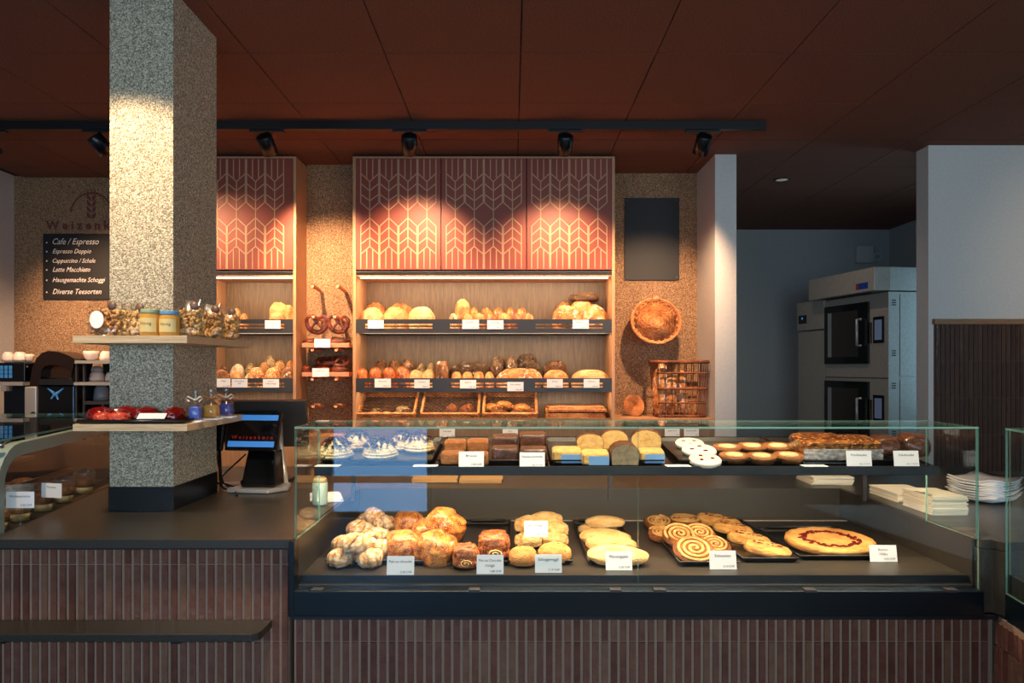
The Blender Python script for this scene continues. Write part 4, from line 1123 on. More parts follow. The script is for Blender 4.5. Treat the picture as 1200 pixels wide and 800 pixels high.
# ------------------------------------------------------------------ pretzel niche
def peg(px, py, label):
    b = P(px, py, 5.149); t = thing('wooden_peg', label, 'peg', tuple(b), group='pegs in the pretzel niche')
    MB().tube([b, b+Vector((0, -.245, .012))], .0135, 14).build('dowel', M['alder'], t, True)
    return b
peg(377, 341, 'empty wooden peg at the top of the niche, nearer the narrow unit')
peg(405, 341, 'empty wooden peg at the top of the niche, nearer the wide unit')
pegs = [peg(378, 375, 'wooden peg carrying the round dark pretzel'), peg(402, 375, 'wooden peg carrying the second large pretzel')]
peg(378, 475, 'empty low wooden peg below the pretzel boards, nearer the narrow unit')
peg(403, 475, 'empty low wooden peg below the pretzel boards, nearer the wide unit')
for px, Yp, s, lab in [(371, 4.99, .165, 'large dark round pretzel hanging from a peg'), (396.5, 4.99, .158, 'large glossy pretzel hanging beside the round dark one')]:
    put('pretzel', lab, 'pretzel', (X(px, Yp), Yp+.02, Zc(380, Yp)), (s, s*.85, .05), 0, 'pretzels', (PI/2+.12, 0, .1))
for i, (y0, y1) in enumerate([(401.8, 407), (436, 441.2)]):
    t = thing('pretzel_board', ['upper narrow wooden board across the pretzel niche', 'lower narrow wooden board across the pretzel niche'][i], 'shelf', (X(381, 4.98), 5.05, Zc(y1, 4.98)))
    MB().box(X(352, 4.98)+.012, 4.97, Zc(y1, 4.97), X(412, 4.98)-.014, 5.148, Zc(y0, 4.97)).build('board', M['alder'], t, True, .002)
    for px in (366, 394):
        b = P(px, y1+2.4, 4.95); MB().tube([(b.x, 4.945, b.z), (b.x, 5.149, b.z)], .0125, 12).build('support_peg', M['alder'], t, True)
zb1, zb2 = Zc(401.8, 4.97)+.001, Zc(436, 4.97)+.001
for px, w_, z, lab, k, h_ in [(364, 17, zb1, 'lye roll at the narrow-unit end of the upper pretzel board', 'lye_roll', .035), (397, 26, zb1, 'flat pretzel lying on the upper pretzel board', 'pretzel', .045), (359.5, 10, zb2, 'round lye roll at the narrow-unit end of the lower pretzel board', 'lye_roll', .055),
    (378, 26, zb2, 'pretzel lying lowest on the lower pretzel board, beside the lye roll', 'pretzel', .05), (398, 24, zb2, 'pretzel lying lowest on the lower pretzel board, by the wide unit', 'pretzel', .05)]:
    put(k, lab, 'pretzel' if k == 'pretzel' else 'bread', (X(px, 5.05), 5.06, z), (w_/F*5.05, .13, h_), 0, 'lye breads in the niche')
put('pretzel', 'pretzel leaning on edge at the back of the lower pretzel board', 'pretzel', (X(398, 5.03), 5.06, zb2+.06), (.135, .10, .05), 0, 'lye breads in the niche', (.9, 0, .1))
put('pretzel', 'topmost pretzel of the heap on the lower pretzel board', 'pretzel', (X(381, 5.05), 5.08, zb2+.055), (.16, .12, .05), 0, 'lye breads in the niche', (.35, 0, -.1))
price_card(368.5, 387, 397, 407, 4.945, ['Laugenbrezel'], '2.80', 'price card on the edge of the upper pretzel board', 'price cards in the niche')
price_card(366, 385.5, 431.5, 441.2, 4.945, ['Laugenring'], '3.20', 'price card on the edge of the lower pretzel board', 'price cards in the niche')

# ------------------------------------------------------------------ right wall: board, bowl, baguette basket
t = thing('blank_board', 'blank matt black board on the pebble wall above the wicker bowl', 'board', tuple(P(764, 280, 5.37)))
a, b = P(732, 328, 5.37), P(796, 232, 5.37)
MB().box(a.x, 5.366, a.z, b.x, 5.379, b.z).build('sheet', M['chalkboard'], t, True, .001)
for sx in (a.x+.02, b.x-.02):
    for sz in (a.z+.02, b.z-.02): MB().tube([(sx, 5.366, sz), (sx, 5.363, sz)], .004).build('screw', M['chrome'], t, True)
c = P(768, 378, 5.24); R = 28.5/F*5.24
t = thing('wicker_bowl', 'round shallow wicker bowl hanging tilted on the pebble wall', 'basket', tuple(c))
q = Euler((PI/2-.38, -.1, .0)).to_matrix()
def bowl_v(mb): mb.v = [tuple(q @ Vector(v)+c) for v in mb.v]; return mb
mb = MB()
for k in range(16):                                     # coiled rings of the dish
    r = R*(k+1)/16; z = .085*(k/15)**1.7-.05
    n_ = 40
    mb.tube([(r*math.cos(2*PI*i/n_), r*math.sin(2*PI*i/n_), z+.0035*(1 if (i+k) % 2 else -1)) for i in range(n_)], .0058, 5, True)
o = bowl_v(mb).build('coiled_dish', M['wicker'], t, True); o['kind'] = 'stuff'
mb = MB().lathe([(0, -.038), (R*.3, -.036), (R*.6, -.020), (R*.97, .022)], 36); bowl_v(mb).build('dish_backing', M['wicker'], t, True)
mb = MB()
for k in range(24):
    a = 2*PI*k/24
    mb.tube([(R*(j/8)*math.cos(a), R*(j/8)*math.sin(a), .06*(j/8)**1.9-.024) for j in range(1, 9)], .004, 5)
o = bowl_v(mb).build('ribs', M['wicker'], t, True); o['kind'] = 'stuff'
mb = MB().tube([(R*math.cos(2*PI*i/40), R*math.sin(2*PI*i/40), .032) for i in range(40)], .010, 8, True)
bowl_v(mb).build('rim', M['wicker'], t, True)
pk = P(766, 351, 5.379); t = thing('wooden_peg', 'wooden wall peg holding the wicker bowl', 'peg', tuple(pk))
MB().tube([pk, pk+Vector((0, -.09, .01))], .014, 12).tube([pk+Vector((0, -.09, .01)), pk+Vector((0, -.105, .012))], .024, 12).build('dowel', M['alder'], t, True)
# tall rectangular basket
zb = 1.102; x0, x1 = X(767, 5.1), X(825, 5.1); ya, yb = 4.99, 5.25; zt = Zc(424, 5.05)
t = thing('baguette_basket', 'tall open wicker basket holding baguettes beside the partition', 'basket', ((x0+x1)/2, 5.1, zb))
mb = MB()
fl = .02
def ring(z, k): return [(x0+fl-k, ya+fl-k, z), (x1-fl+k, ya+fl-k, z), (x1-fl+k, yb-fl+k, z), (x0+fl-k, yb-fl+k, z)]
def edge_pts(z, k, n_):
    r = ring(z, k); out = []
    for i in range(4):
        a, b = Vector(r[i]), Vector(r[(i+1) % 4]); m_ = n_ if i % 2 == 0 else n_-2
        out += [a.lerp(b, j/m_) for j in range(m_)]
    return out
bp, tp = edge_pts(zb+.01, 0, 7), edge_pts(zt, fl, 7)
for a, b in zip(bp, tp): mb.tube([a, b], .0032, 6)
o = mb.build('upright_canes', M['wicker_mid'], t, True); o['kind'] = 'stuff'
for nm, z, k, r in (('base_rim', zb+.008, 0, .011), ('lower_band', zb+.10, .006, .006), ('middle_band', zb+.20, .011, .009), ('upper_band', zb+.31, .016, .006), ('top_rim', zt, fl, .013)):
    rr = ring(z, k); MB().tube([Vector(p) for p in edge_pts(z, k, 6)], r, 7, True).build(nm, M['wicker_mid'], t, True)
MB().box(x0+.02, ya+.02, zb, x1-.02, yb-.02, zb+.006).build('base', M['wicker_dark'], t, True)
for px, yt_, w_, lean, lab in [(779, 424.5, 17, .05, 'pale floured baguette standing in the wicker basket, farthest from the partition'), (791, 438, 17, -.02, 'floured baguette standing in the middle of the wicker basket'), (803.5, 433, 13, -.06, 'thin golden baguette standing in the wicker basket, nearest the partition')]:
    Y = 5.08; h_ = Zc(yt_, Y)-(zb+.012); wd = w_/F*Y
    put('bag_stand', lab, 'baguette', (X(px, Y), Y-.02, zb+.012+h_/2), (h_, wd, wd*.9), 0, 'baguettes in the basket', (0, -PI/2+lean, PI/2-PI/2))
# small round wicker mat
c = P(744, 490, 5.16); t = thing('wicker_mat', 'small round wicker mat leaning on the wall by the wicker basket', 'mat', (c.x, c.y, 1.101))
mb = MB(); R = 11.5/F*5.1
for k in range(7):
    r = R*(k+1)/7; mb.tube([(c.x+r*math.cos(2*PI*i/28), 5.2+.05*math.sin(2*PI*i/28), 1.105+R+r*math.sin(2*PI*i/28)) for i in range(28)], .0055, 5, True)
mb.build('coils', M['wicker'], t, True)['kind'] = 'stuff'

# ================================================================== PASTRY CASE: TRAYS AND PASTRIES ON THE DECK
def tray(x0, x1, y0, y1, z, label, slope=0, h_=.016, handle=False, group='black trays in the pastry case'):
    t = thing('baking_tray', label, 'tray', ((x0+x1)/2, (y0+y1)/2, z), group=group, rot=(slope, 0, 0))
    w_, d_ = (x1-x0)/2, (y1-y0)/2; f = .012
    mb = MB(); th = .0015
    for k, (a, b, zz) in enumerate([(w_-f, d_-f, .001), (w_-f, d_-f, .0025)]): pass
    lo = [(-w_+f, -d_+f), (w_-f, -d_+f), (w_-f, d_-f), (-w_+f, d_-f)]; hi = [(-w_, -d_), (w_, -d_), (w_, d_), (-w_, d_)]
    vs = [(p[0], p[1], .0) for p in lo]+[(p[0], p[1], h_) for p in hi]+[(p[0]*.985, p[1]*.985, h_) for p in hi]+[(p[0], p[1], .002) for p in lo]
    fs = [(3, 2, 1, 0), (12, 13, 14, 15)]
    for i in range(4):
        j = (i+1) % 4
        fs += [(i, j, 4+j, 4+i), (4+i, 4+j, 8+j, 8+i), (8+i, 8+j, 12+j, 12+i)]
    mb.add(vs, fs); mb.build('pan', M['tray'], t)
    mb = MB().tube([(p[0], p[1], h_) for p in hi], .0028, 6, True); mb.build('rolled_rim', M['tray'], t)
    if handle: MB().tube([(-w_*.75, d_*.93, h_+.006), (w_*.75, d_*.93, h_+.006)], .006, 8).build('end_grip', M['black_rail'], t)
    return t
def dX(px, py, z): return X(px, YZ(py, z))
DZ = DK+.0005
for a, b, y0, y1, lab, hd in [
    (382, 452, 2.47, 3.14, 'black tray under the sugared pastries', 0), (456, 526, 2.46, 3.14, 'black tray under the big brioches', 0),
    (530, 598, 2.46, 3.12, 'black tray with two chocolate pastries and an empty rear end', 1), (606, 671, 2.47, 3.14, 'black tray under the chocolate chip rolls', 0),
    (690, 757, 2.47, 3.12, 'black tray under the pale turnovers', 1), (797, 866, 2.45, 3.14, 'black tray under the swirl pastries', 0)]:
    xa, xb = X(a, y0), X(b, y0); tray(xa, xb, y0, y1, DZ, lab, handle=bool(hd))
tray(X(871, 2.50), X(937, 2.50), 2.50, 3.14, DZ, 'black tray under the four berry flan slices')
tray(X(938, 2.53), X(1052, 2.53), 2.53, 2.98, DZ, 'black tray under the round berry tart', handle=True)

def tilt(tx, ty, rz): return (Matrix.Rotation(tx, 3, 'X') @ Matrix.Rotation(ty, 3, 'Y') @ Matrix.Rotation(rz, 3, 'Z')).to_euler()
def deck_item(key, cx, cy, wpx, h_, zb, label, group, cat='pastry', d=1.0, rz=0, tx=0, ty=0):
    Y = YZ(cy, zb+h_/2); w_ = wpx/F*Y
    return put(key, label, cat, (X(cx, Y), Y, zb), (w_, w_*d, h_), rz, group, tilt(tx, ty, rz))
B0 = DK+.006
GS = 'sugared pastries on the first tray'
hs = [('front row against the end glass', 398, 652, 33, 0), ('front row beside the first price card', 434, 652, 33, 0), ('large one resting on the front pair', 416, 634, 42, .048),
      ('second row beside the brioches', 445, 641, 30, .01), ('middle, with a dark opening', 441, 627, 36, .03), ('third row by the end wall', 420, 618, 34, .02),
      ('rear row nearest the end wall', 431, 608, 30, .01), ('rear row against the brioches', 451, 612, 27, .02), ('topmost tip of the rear row', 437, 602, 24, .05), ('second row against the end wall', 401, 636, 28, .012)]
for i, (w_, cx, cy, wp, dz) in enumerate(hs):
    deck_item('horn%d' % (i % 3), cx, cy, wp, .062, B0+dz, 'sugar-dusted curled pastry, %s' % w_, GS, d=.95, rz=.5*math.sin(i*2.1), tx=.15*math.sin(i))
GBR = 'big brioches on the second tray'
for key, cx, cy, wp, h_, dz, rz, tx, ty, lab in [('brioche0', 472, 637, 40, .095, 0, .3, .1, 0, 'glossy brown brioche in front, behind the first price card'), ('brioche0', 479, 612, 36, .09, 0, .1, 0, 0, 'browner brioche in the rear row beside the sugared pastries'),
    ('brioche1', 503, 622, 38, .09, .02, -.4, .2, 0, 'brioche in the middle, half covered by the front slanting one'), ('brioche1', 509, 639, 46, .10, 0, -.6, .25, .25, 'large pale-edged brioche slanting in front'), ('brioche1', 515, 611, 44, .105, .05, -.7, .2, .55, 'topmost brioche leaning steeply at the rear')]:
    deck_item(key, cx, cy, wp, h_, B0+dz, lab, GBR, 'brioche', d=1.05, rz=rz, tx=tx, ty=ty)
for i, (cx, cy, wp, h_, lab) in enumerate([(546, 649, 32, .075, 'smaller chocolate pastry with its rolled end showing, beside the brioches'), (579, 636, 38, .09, 'taller chocolate pastry behind the two-line price card')]):
    deck_item('painch%d' % i, cx, cy, wp, h_, B0, lab, 'chocolate pastries', d=1.1, rz=.05)
GK = 'rolls on the fourth tray'
for key, cx, cy, wp, h_, dz, lab in [('cookie', 613, 650, 35, .058, 0, 'round chocolate chip roll in front, beside the chocolate pastries'), ('cookie', 650, 646, 39, .06, 0, 'chocolate chip roll in front, behind the price card'),
    ('pale_roll', 619, 631, 34, .05, 0, 'pale crackled roll behind the first chocolate chip roll'), ('pale_roll', 650, 631, 34, .05, 0, 'pale crackled roll behind the second chocolate chip roll'),
    ('pale_roll', 619, 613, 34, .06, .03, 'pale crackled roll in the rear, nearer the chocolate pastries'), ('pale_roll', 640, 608, 40, .055, .045, 'topmost pale crackled roll at the rear'), ('pale_roll', 650, 618, 34, .05, .03, 'pale crackled roll in the rear, nearer the turnovers')]:
    deck_item(key, cx, cy, wp, h_, B0+dz, lab, GK, 'roll', d=.95, rz=cx*.1)
GT_ = 'pale turnovers on the fifth tray'
for i, (cx, cy, wp, dz, rz, lab) in enumerate([(709, 610, 47, .03, 0, 'topmost pale turnover at the rear of its tray'), (700, 618, 46, .0, .05, 'flat pale turnover lying below the topmost one'), (709, 627, 60, .006, -.12, 'pale turnover, third from the rear'), (716, 635, 60, .010, -.15, 'pale turnover, fourth from the rear'), (724, 648, 72, .012, -.1, 'largest pale turnover in front, behind the price card')]):
    deck_item('turnover%d' % (i % 2), cx, cy, wp, .042, B0+dz, lab, GT_, d=.52, rz=rz, tx=.22 if i > 1 else 0)
GP = 'swirl pastries on the sixth tray'
for i, (cx, cy, wp, dz, tx, lab) in enumerate([(771, 613, 30, .01, .1, 'swirl pastry at the rear, nearest the pale turnovers'), (802, 611, 40, .01, -.1, 'wide swirl pastry at the rear, nearest the flan slices'), (775, 626, 30, .005, .1, 'swirl pastry on the outside, second from the rear'),
    (796, 627, 38, .03, .35, 'swirl pastry in the middle of the heap'), (819, 626, 36, .03, .3, 'swirl pastry leaning beside the flan tray, second row'), (837, 640, 34, .012, .3, 'swirl pastry behind the price card, next to the flan slices'), (813, 645, 46, .014, .35, 'largest swirl pastry, right in front of the heap')]):
    deck_item('palmier', cx, cy, wp*1.06, .028, B0+dz, lab, GP, d=1.0, rz=i*.8, tx=tx+.12)
GF = 'berry flan slices on the seventh tray'
for i, (cx, cy, wp, lab) in enumerate([(842, 609, 52, 'berry flan slice at the very back'), (858, 618, 46, 'berry flan slice, second from the back'), (877, 630, 50, 'berry flan slice, third from the back'), (899, 642, 54, 'berry flan slice in front, its cut edge showing')]):
    deck_item('tartpiece', cx, cy, wp, .036, B0+.002+.004*(3-i), lab, GF, d=.62, rz=-.35, tx=.12, ty=.1)
deck_item('galette', 972, 635, 100, .034, B0+.001, 'large round flat tart with a ring of dark berries', None, 'tart', d=.98, rz=.2, tx=.05)
GD = 'price cards in the pastry case'
for a, b, c0, c1, ls, pr, lab in [
    (453, 485, 652, 674, ['Pain au chocolat'], '2.50 CHF', 'pale price card in front of the brioches'), (558.5, 590, 650.5, 673, ['Pain au Chocolat', 'rouge'], '2.80 CHF', 'pale two-line price card in front of the chocolate pastries'),
    (627, 658.5, 650, 671, ['Schoggiweggli'], '2.10 CHF', 'pale price card in front of the chocolate chip rolls'), (710, 741, 646.5, 668, ['Mandelgipfel'], '2.20 CHF', 'pale price card in front of the pale turnovers'),
    (832, 863.5, 645.5, 667, ['Schnecken'], '2.10 CHF', 'pale price card in front of the swirl pastries'), (1020, 1052, 639, 658, ['Beeren', 'Wähe'], '4.50 CHF', 'white price card beside the round berry tart')]:
    Y = YZ(c1, DZ); Y = max(Y, 2.345)
    price_card(a, b, c0, c1, Y, ls, pr, lab, GD, lean=.2, stand=True)
price_card(614.5, 642, 610.5, 629, 2.62, ['Bürliweggli'], '1.80 CHF', 'white price card standing among the pale crackled rolls', GD, lean=.15)

# ================================================================== UPPER SHELF OF THE CASE
SL = math.atan(.104)
def SY(py, hc=0): return F*(.608-hc)/((py-HZ)+87.4)
def shelf_tray(a, b, lab, y0=2.525, y1=2.93):
    xa, xb = X(a, y0), X(b, y0); ym = (y0+y1)/2
    tray(xa, xb, y0, y1, ZS(ym)+.001, lab, slope=SL, group='black trays on the upper case shelf')
for a, b, lab in [(376, 506, 'black tray under the cream tartlets'), (512, 643, 'black tray under the caramel squares and chocolate blocks'), (646, 778, 'black tray under the cut yellow cakes'), (796, 938, 'black tray under the jam biscuits and small tarts'), (942, 1052, 'black tray under the wrapped cake loaves')]:
    shelf_tray(a, b, lab)
def up_item(key, cx, cy, wpx, h_, label, group, cat, d=1.0, dz=.004, rz=0, tx=0):
    h_ *= 1.08; Y = SY(cy, h_/2+dz)+.012; w_ = wpx/F*Y*1.04
    return put(key, label, cat, (X(cx, Y), Y, ZS(Y)+dz), (w_, w_*d, h_), rz, group, tilt(SL+tx, 0, rz))
GC2 = 'cream tartlets on the upper shelf'
for i, (cx, cy, wp, lab) in enumerate([(394, 526, 36, 'cream tartlet with chocolate flakes beside the end glass, front row'), (419, 516, 26, 'cream tartlet with chocolate flakes at the rear, between the front two'), (446, 526, 36, 'cream tartlet with chocolate flakes in the middle of its tray'), (472, 517, 26, 'cream tartlet with chocolate flakes at the rear, second from the end glass'), (491, 519, 32, 'nut-covered cream tartlet next to the caramel squares')]):
    up_item('creamcake', cx, cy-1, wp*1.1, .064, lab, GC2, 'tartlet', rz=i)
for i, (cx, cy, wp, lab) in enumerate([(531, 536, 27, 'caramel square in front, beside the cream tartlets'), (559, 537, 27, 'caramel square in front, behind its price card'), (534, 522, 25, 'caramel square in the rear, beside the cream tartlets'), (560, 521, 25, 'caramel square in the rear, beside the chocolate blocks')]):
    up_item('brown_square', cx, cy, wp, .036, lab, 'caramel squares', 'cake', d=.85)
for i, (cx, cy, wp, h_, lab) in enumerate([(592, 532, 31, .05, 'chocolate block in front, beside the caramel squares'), (625, 533, 31, .05, 'chocolate block in front, behind its price card'), (592, 518, 30, .052, 'chocolate block in the rear, beside the caramel squares'), (624, 516, 31, .055, 'chocolate block in the rear, beside the yellow cakes')]):
    up_item('choc_block', cx, cy, wp, h_, lab, 'chocolate blocks', 'cake', d=.8)
GY = 'cut yellow cakes'
def cake(key, cx, cy, wp, h_, lab, d, rz=0, tag_=None):
    o = up_item(key, cx, cy, wp, h_, lab, GY, 'cake', d=d, rz=rz)
    if tag_:
        MB().box(tag_[0], -.53, tag_[1], tag_[2], -.505, tag_[3]).build('sticker', M['bluepaper'], o)
cake('cake_block', 664, 533, 33, .05, 'yellow cake piece with a blue sticker, beside the chocolate blocks', .55, 0, (-.2, .05, .5, .62))
cake('cake_slice', 691, 517, 30, .055, 'pale floury cake slice behind the two blue-stickered pieces', .35)
cake('cake_block', 697, 536, 31, .045, 'low yellow cake piece with a blue sticker, in the middle of the tray front', .6, 0, (-.25, .05, .48, .7))
cake('cake_slice', 719, 514, 30, .065, 'tall yellow cake slice at the rear, beside the pale floury one', .4)
cake('cake_grey', 731, 531, 31, .066, 'cut cake with a grey-green face and a brown crust', .7)
cake('cake_slice', 757, 515, 33, .072, 'tallest yellow cake slice at the rear, next to the jam biscuits', .5, -.15)
cake('cake_block', 763, 534, 28, .045, 'yellow cake piece with a blue sticker, nearest the jam biscuits', .6, 0, (-.3, .05, .48, .7))
for i, (cx, cy, wp, lab) in enumerate([(808, 521, 32, 'white jam biscuit at the back of its row'), (819, 529, 38, 'white jam biscuit in the middle of its row'), (826, 540, 36, 'white jam biscuit in front of its row')]):
    up_item('jamcookie', cx, cy, wp, .02, lab, 'white jam biscuits', 'biscuit', rz=i*.7, tx=.12)
for i, (cx, cy, wp, lab) in enumerate([(852, 527, 32, 'small glazed tart in the rear row, beside the jam biscuits'), (881, 526, 32, 'small glazed tart in the middle of the rear row'), (911, 526, 34, 'small glazed tart in the rear row, beside the foil loaf'), (860, 537, 33, 'small glazed tart in front, beside the jam biscuits'), (892, 538, 33, 'small glazed tart in the middle of the front row'), (924, 537, 34, 'small glazed tart in front, beside the foil loaf')]):
    up_item('tartlet', cx, cy, wp, .026, lab, 'small glazed tarts', 'tart', rz=i)
GW = 'wrapped cake loaves'
up_item('foil_cake', 960, 524, 56, .078, 'nut cake loaf in shiny foil, beside the small tarts', GW, 'cake', d=.9)
up_item('foil_cake', 1003, 525, 42, .074, 'nut cake loaf in shiny foil, behind its price card', GW, 'cake', d=1.0)
up_item('dark_cake', 1034, 522, 34, .07, 'dark chocolate cake loaf next to the foil loaves', GW, 'cake', d=1.0)
up_item('dark_cake', 1068, 521, 36, .078, 'dark round-topped chocolate cake loaf at the end glass', GW, 'cake', d=.9)
GU = 'price cards on the upper case shelf'
for a, b, c0, c1, ls, pr, lab in [(537.5, 567, 529, 547, ['Brownie'], '3.80 CHF', 'pale price card in front of the caramel squares'), (609, 638.5, 530, 547.5, ['Haselnussschnitte'], '60g  3.20 CHF', 'pale price card in front of the chocolate blocks'),
    (992.5, 1022, 528, 546, ['Früchtecake'], '500g  12.00 CHF', 'white price card in front of the foil loaf'), (1048, 1077.5, 528, 546, ['Schokocake'], '400g  11.00 CHF', 'white price card in front of the dark chocolate loaf')]:
    price_card(a, b, c0, c1, 2.488, ls, pr, lab, GU, lean=.15, stand=True)
for cx, lab in [(385, 'blank white card lying flat on the shelf rail beside the end glass'), (499, 'blank white card lying flat before the cream tartlets'), (794, 'blank white card lying flat before the jam biscuits'), (953, 'blank white card lying flat before the foil loaf')]:
    t = thing('shelf_card', lab, 'card', (X(cx, 2.5), 2.494, ZS(2.5)+.0045), group='flat cards on the shelf rail')
    MB().box(-.042, -.022, 0, .042, .024, .0015).build('card', M['paper'], t)
# paper goods on the worktop behind and beside the case
def stack(name, label, cat, x0, x1, y0, y1, n_, th, mat, sheet, rz=0, gap=.0006, jit=.004):
    t = thing(name, label, cat, ((x0+x1)/2, (y0+y1)/2, WT+.0005), rz)
    r0 = random.Random(n_*7+int(x0*100)); me = MB().box(-(x1-x0)/2, -(y1-y0)/2, 0, (x1-x0)/2, (y1-y0)/2, th-gap).mesh(sheet, mat)
    for k in range(n_): inst(sheet, me, t, (r0.uniform(-jit, jit), r0.uniform(-jit, jit), k*th), (0, 0, r0.uniform(-.02, .02)))
    return t
stack('paper_bag_stack', 'flat pile of brown paper bags behind the cream tartlets', 'paper bags', X(487, 3.6), X(537, 3.6), 3.42, 3.80, 5, .004, BAKEPAPER, 'paper_bag', .05)
stack('paper_bag_stack', 'flat pile of brown paper bags behind the caramel squares', 'paper bags', X(541, 3.6), X(588, 3.6), 3.42, 3.80, 5, .004, BAKEPAPER, 'paper_bag')
stack('napkin_stack', 'tall pile of white folded napkins on the worktop past the end glass', 'napkins', 1.566, 1.70, 2.675, 2.875, 11, .0064, M['paper_old'], 'napkin')
stack('napkin_stack', 'lower pile of cream napkins behind the tall white pile', 'napkins', 1.575, 1.74, 2.93, 3.16, 6, .006, M['paper_old'], 'napkin')
stack('napkin_stack', 'small pile of cream napkins on the rear worktop below the foil loaf', 'napkins', 1.41, 1.60, 3.36, 3.55, 6, .0062, M['paper_old'], 'napkin')
stack('napkin_stack', 'loose white napkins beside the squeeze bottle', 'napkins', -.84, -.72, 2.93, 3.12, 3, .004, M['paper'], 'napkin', .3, jit=.012)
def plate():
    N = 40; mb = MB(); vs = []; fs = []
    rings = [(0, .0), (.55, .0), (.80, .006), (1.0, .014), (1.0, .017), (.78, .012), (.5, .005), (0, .005)]
    def sq(a): return 1/max(abs(math.cos(a)), abs(math.sin(a)))**.75
    for r, z in rings:
        for j in range(N):
            a = 2*PI*j/N+PI/4; k = r*.106*sq(a)
            vs.append((k*math.cos(a), k*math.sin(a), z+(.012*max(0, math.cos(4*(a-PI/4))) if r > .9 else 0)))
    for i in range(len(rings)-1): fs += [(i*N+j, i*N+(j+1) % N, (i+1)*N+(j+1) % N, (i+1)*N+j) for j in range(N)]
    return mb.add(vs, fs, 0, True)
pm = plate().mesh('plate', M['paper'])
c = (X(1153, 2.98), 2.98)
for k in range(8):
    o = inst('paper_plate', pm, None, (c[0]+.004*math.sin(k*2.2), c[1]+.004*math.cos(k*3.1), WT+.001+k*.0105), (0, 0, .5+.05*math.sin(k*1.7)))
    tag(o, 'square white paper plate, %s from the bottom of the pile beside the tiled pier' % ORD[k] if k not in (0, 7) else ['lowest', 'topmost'][k == 7]+' square white paper plate of the pile beside the tiled pier', 'plate', 'pile of paper plates')
# squeeze bottle
p = (X(375, 2.88), 2.88, WT); t = thing('squeeze_bottle', 'pale blue-green squeeze bottle with a dark cap outside the end glass', 'bottle', p)
MB().lathe([(0, .001), (.026, .001), (.03, .008), (.03, .088), (.026, .094), (0, .094)], 24, warp=None).build('body', flat('pale_teal', (176, 204, 196), .35), t)
MB().lathe([(.029, .0935), (.024, .108), (.012, .118), (.012, .12)], 24).build('shoulder', flat('beige_plastic', (216, 186, 136), .4), t)
MB().lathe([(.024, .119), (.024, .158), (.018, .162), (0, .162)], 20).build('cap', M['black'], t)
MB().tube([(.0, -.0302, .02), (.0, -.0302, .08)], .004, 6).build('label_strip', M['paper'], t)

# ================================================================== PILLAR SHELVES AND WHAT STANDS ON THEM
SX0, SX1, SY0, SY1 = -1.60, -1.183, 2.61, 3.25
def pshelf(z0, z1, label):
    t = thing('pillar_shelf', label, 'shelf', (-1.4, 2.7, z0)); e = .004
    mb = MB().prism([(SX0, SY0), (SX1, SY0), (SX1, SY1), (PX1+e, SY1), (PX1+e, PY0-e), (PX0-e, PY0-e), (PX0-e, SY1), (SX0, SY1)], z0, z1)
    mb.build('board', M['oak_shelf'], t, True, .0015)
S1, S2 = 1.245, 1.568
pshelf(S1-.026, S1, 'pale oak shelf low on the pillar, carrying the red parcels')
pshelf(S2-.028, S2, 'pale oak shelf high on the pillar, carrying nut bags and honey')
def nut_bag(px0, px1, py_top, Y, label, seed, mat, card=None, deep=.05, lean=0):
    """pillow bag: clear film, nut filling, brown seal sticker"""
    x0, x1 = X(px0, Y), X(px1, Y); h_ = Zc(py_top, Y)-S2; w_ = x1-x0
    t = thing('nut_bag', label, 'bag', ((x0+x1)/2, Y, S2+.001), group='clear bags of nuts on the pillar shelf')
    mb = MB(); rows, N = 9, 20; vs = []; fs = []
    for i in range(rows):
        v = i/(rows-1); z = h_*v; dd = deep*(1-v**2.2)*.95+.002; ww = w_*(.46+.06*v)
        for j in range(N):
            a = 2*PI*j/N; s_ = lambda q: math.copysign(abs(q)**.6, q)
            vs.append((ww*s_(math.cos(a)), dd*s_(math.sin(a)), z+.004*math.sin(j*1.7+seed)*v))
    for i in range(rows-1): fs += [(i*N+j, i*N+(j+1) % N, (i+1)*N+(j+1) % N, (i+1)*N+j) for j in range(N)]
    fs.append(tuple(range(N))[::-1]); mb.add(vs, fs, 0, True); mb.build('film', M['film'], t)
    r0 = random.Random(seed); nm = MB(); s0 = .0095
    for k in range(230):
        v = r0.random()*.70; z = .010+h_*v*.95; lim = 1-v**2.2*.6
        nm.ell((r0.uniform(-.44, .44)*w_, r0.uniform(-.8, .62)*deep*lim*.8, z), (s0*r0.uniform(.8, 1.4), s0*.75, s0*.7), 1, Euler((r0.random()*3, r0.random()*3, r0.random()*3)))
    o = nm.build('nuts', mat, t); o['kind'] = 'stuff'
    mb = MB().lathe([(0, .0), (.017, .0), (.017, .0015), (0, .0016)], 20); q = Euler((PI/2, 0, 0)).to_matrix()
    mb.v = [tuple(q @ Vector(v)+Vector((w_*.22, -deep*.32-.006, h_*.84))) for v in mb.v]; mb.build('seal_sticker', flat('brown_seal', (112, 84, 72), .4) if 'brown_seal' not in bpy.data.materials else bpy.data.materials['brown_seal'], t)
    if card:
        mb = MB().prism([(.026*math.cos(2*PI*k/24), .026*math.sin(2*PI*k/24)) for k in range(24)], 0, .0015); mb.v = [tuple(q @ Vector((v[0], v[1]*1.25, v[2]))+Vector((-.012, -deep-.004, h_*.44))) for v in mb.v]; mb.build('oval_label', M['paper'], t)
    return t
nut_bag(106, 146, 352, 2.69, 'clear nut bag with a white oval label at the shelf corner', 1, NUT2, True, .045)
nut_bag(143, 176, 355, 2.71, 'clear nut bag half behind the first honey jar', 2, NUT, False, .04)
nut_bag(210, 238, 352.5, 2.70, 'clear nut bag beside the second honey jar', 3, NUT, False, .045)
nut_bag(236, 262, 356.5, 2.86, 'clear nut bag in the middle of the side row', 4, NUT, False, .04)
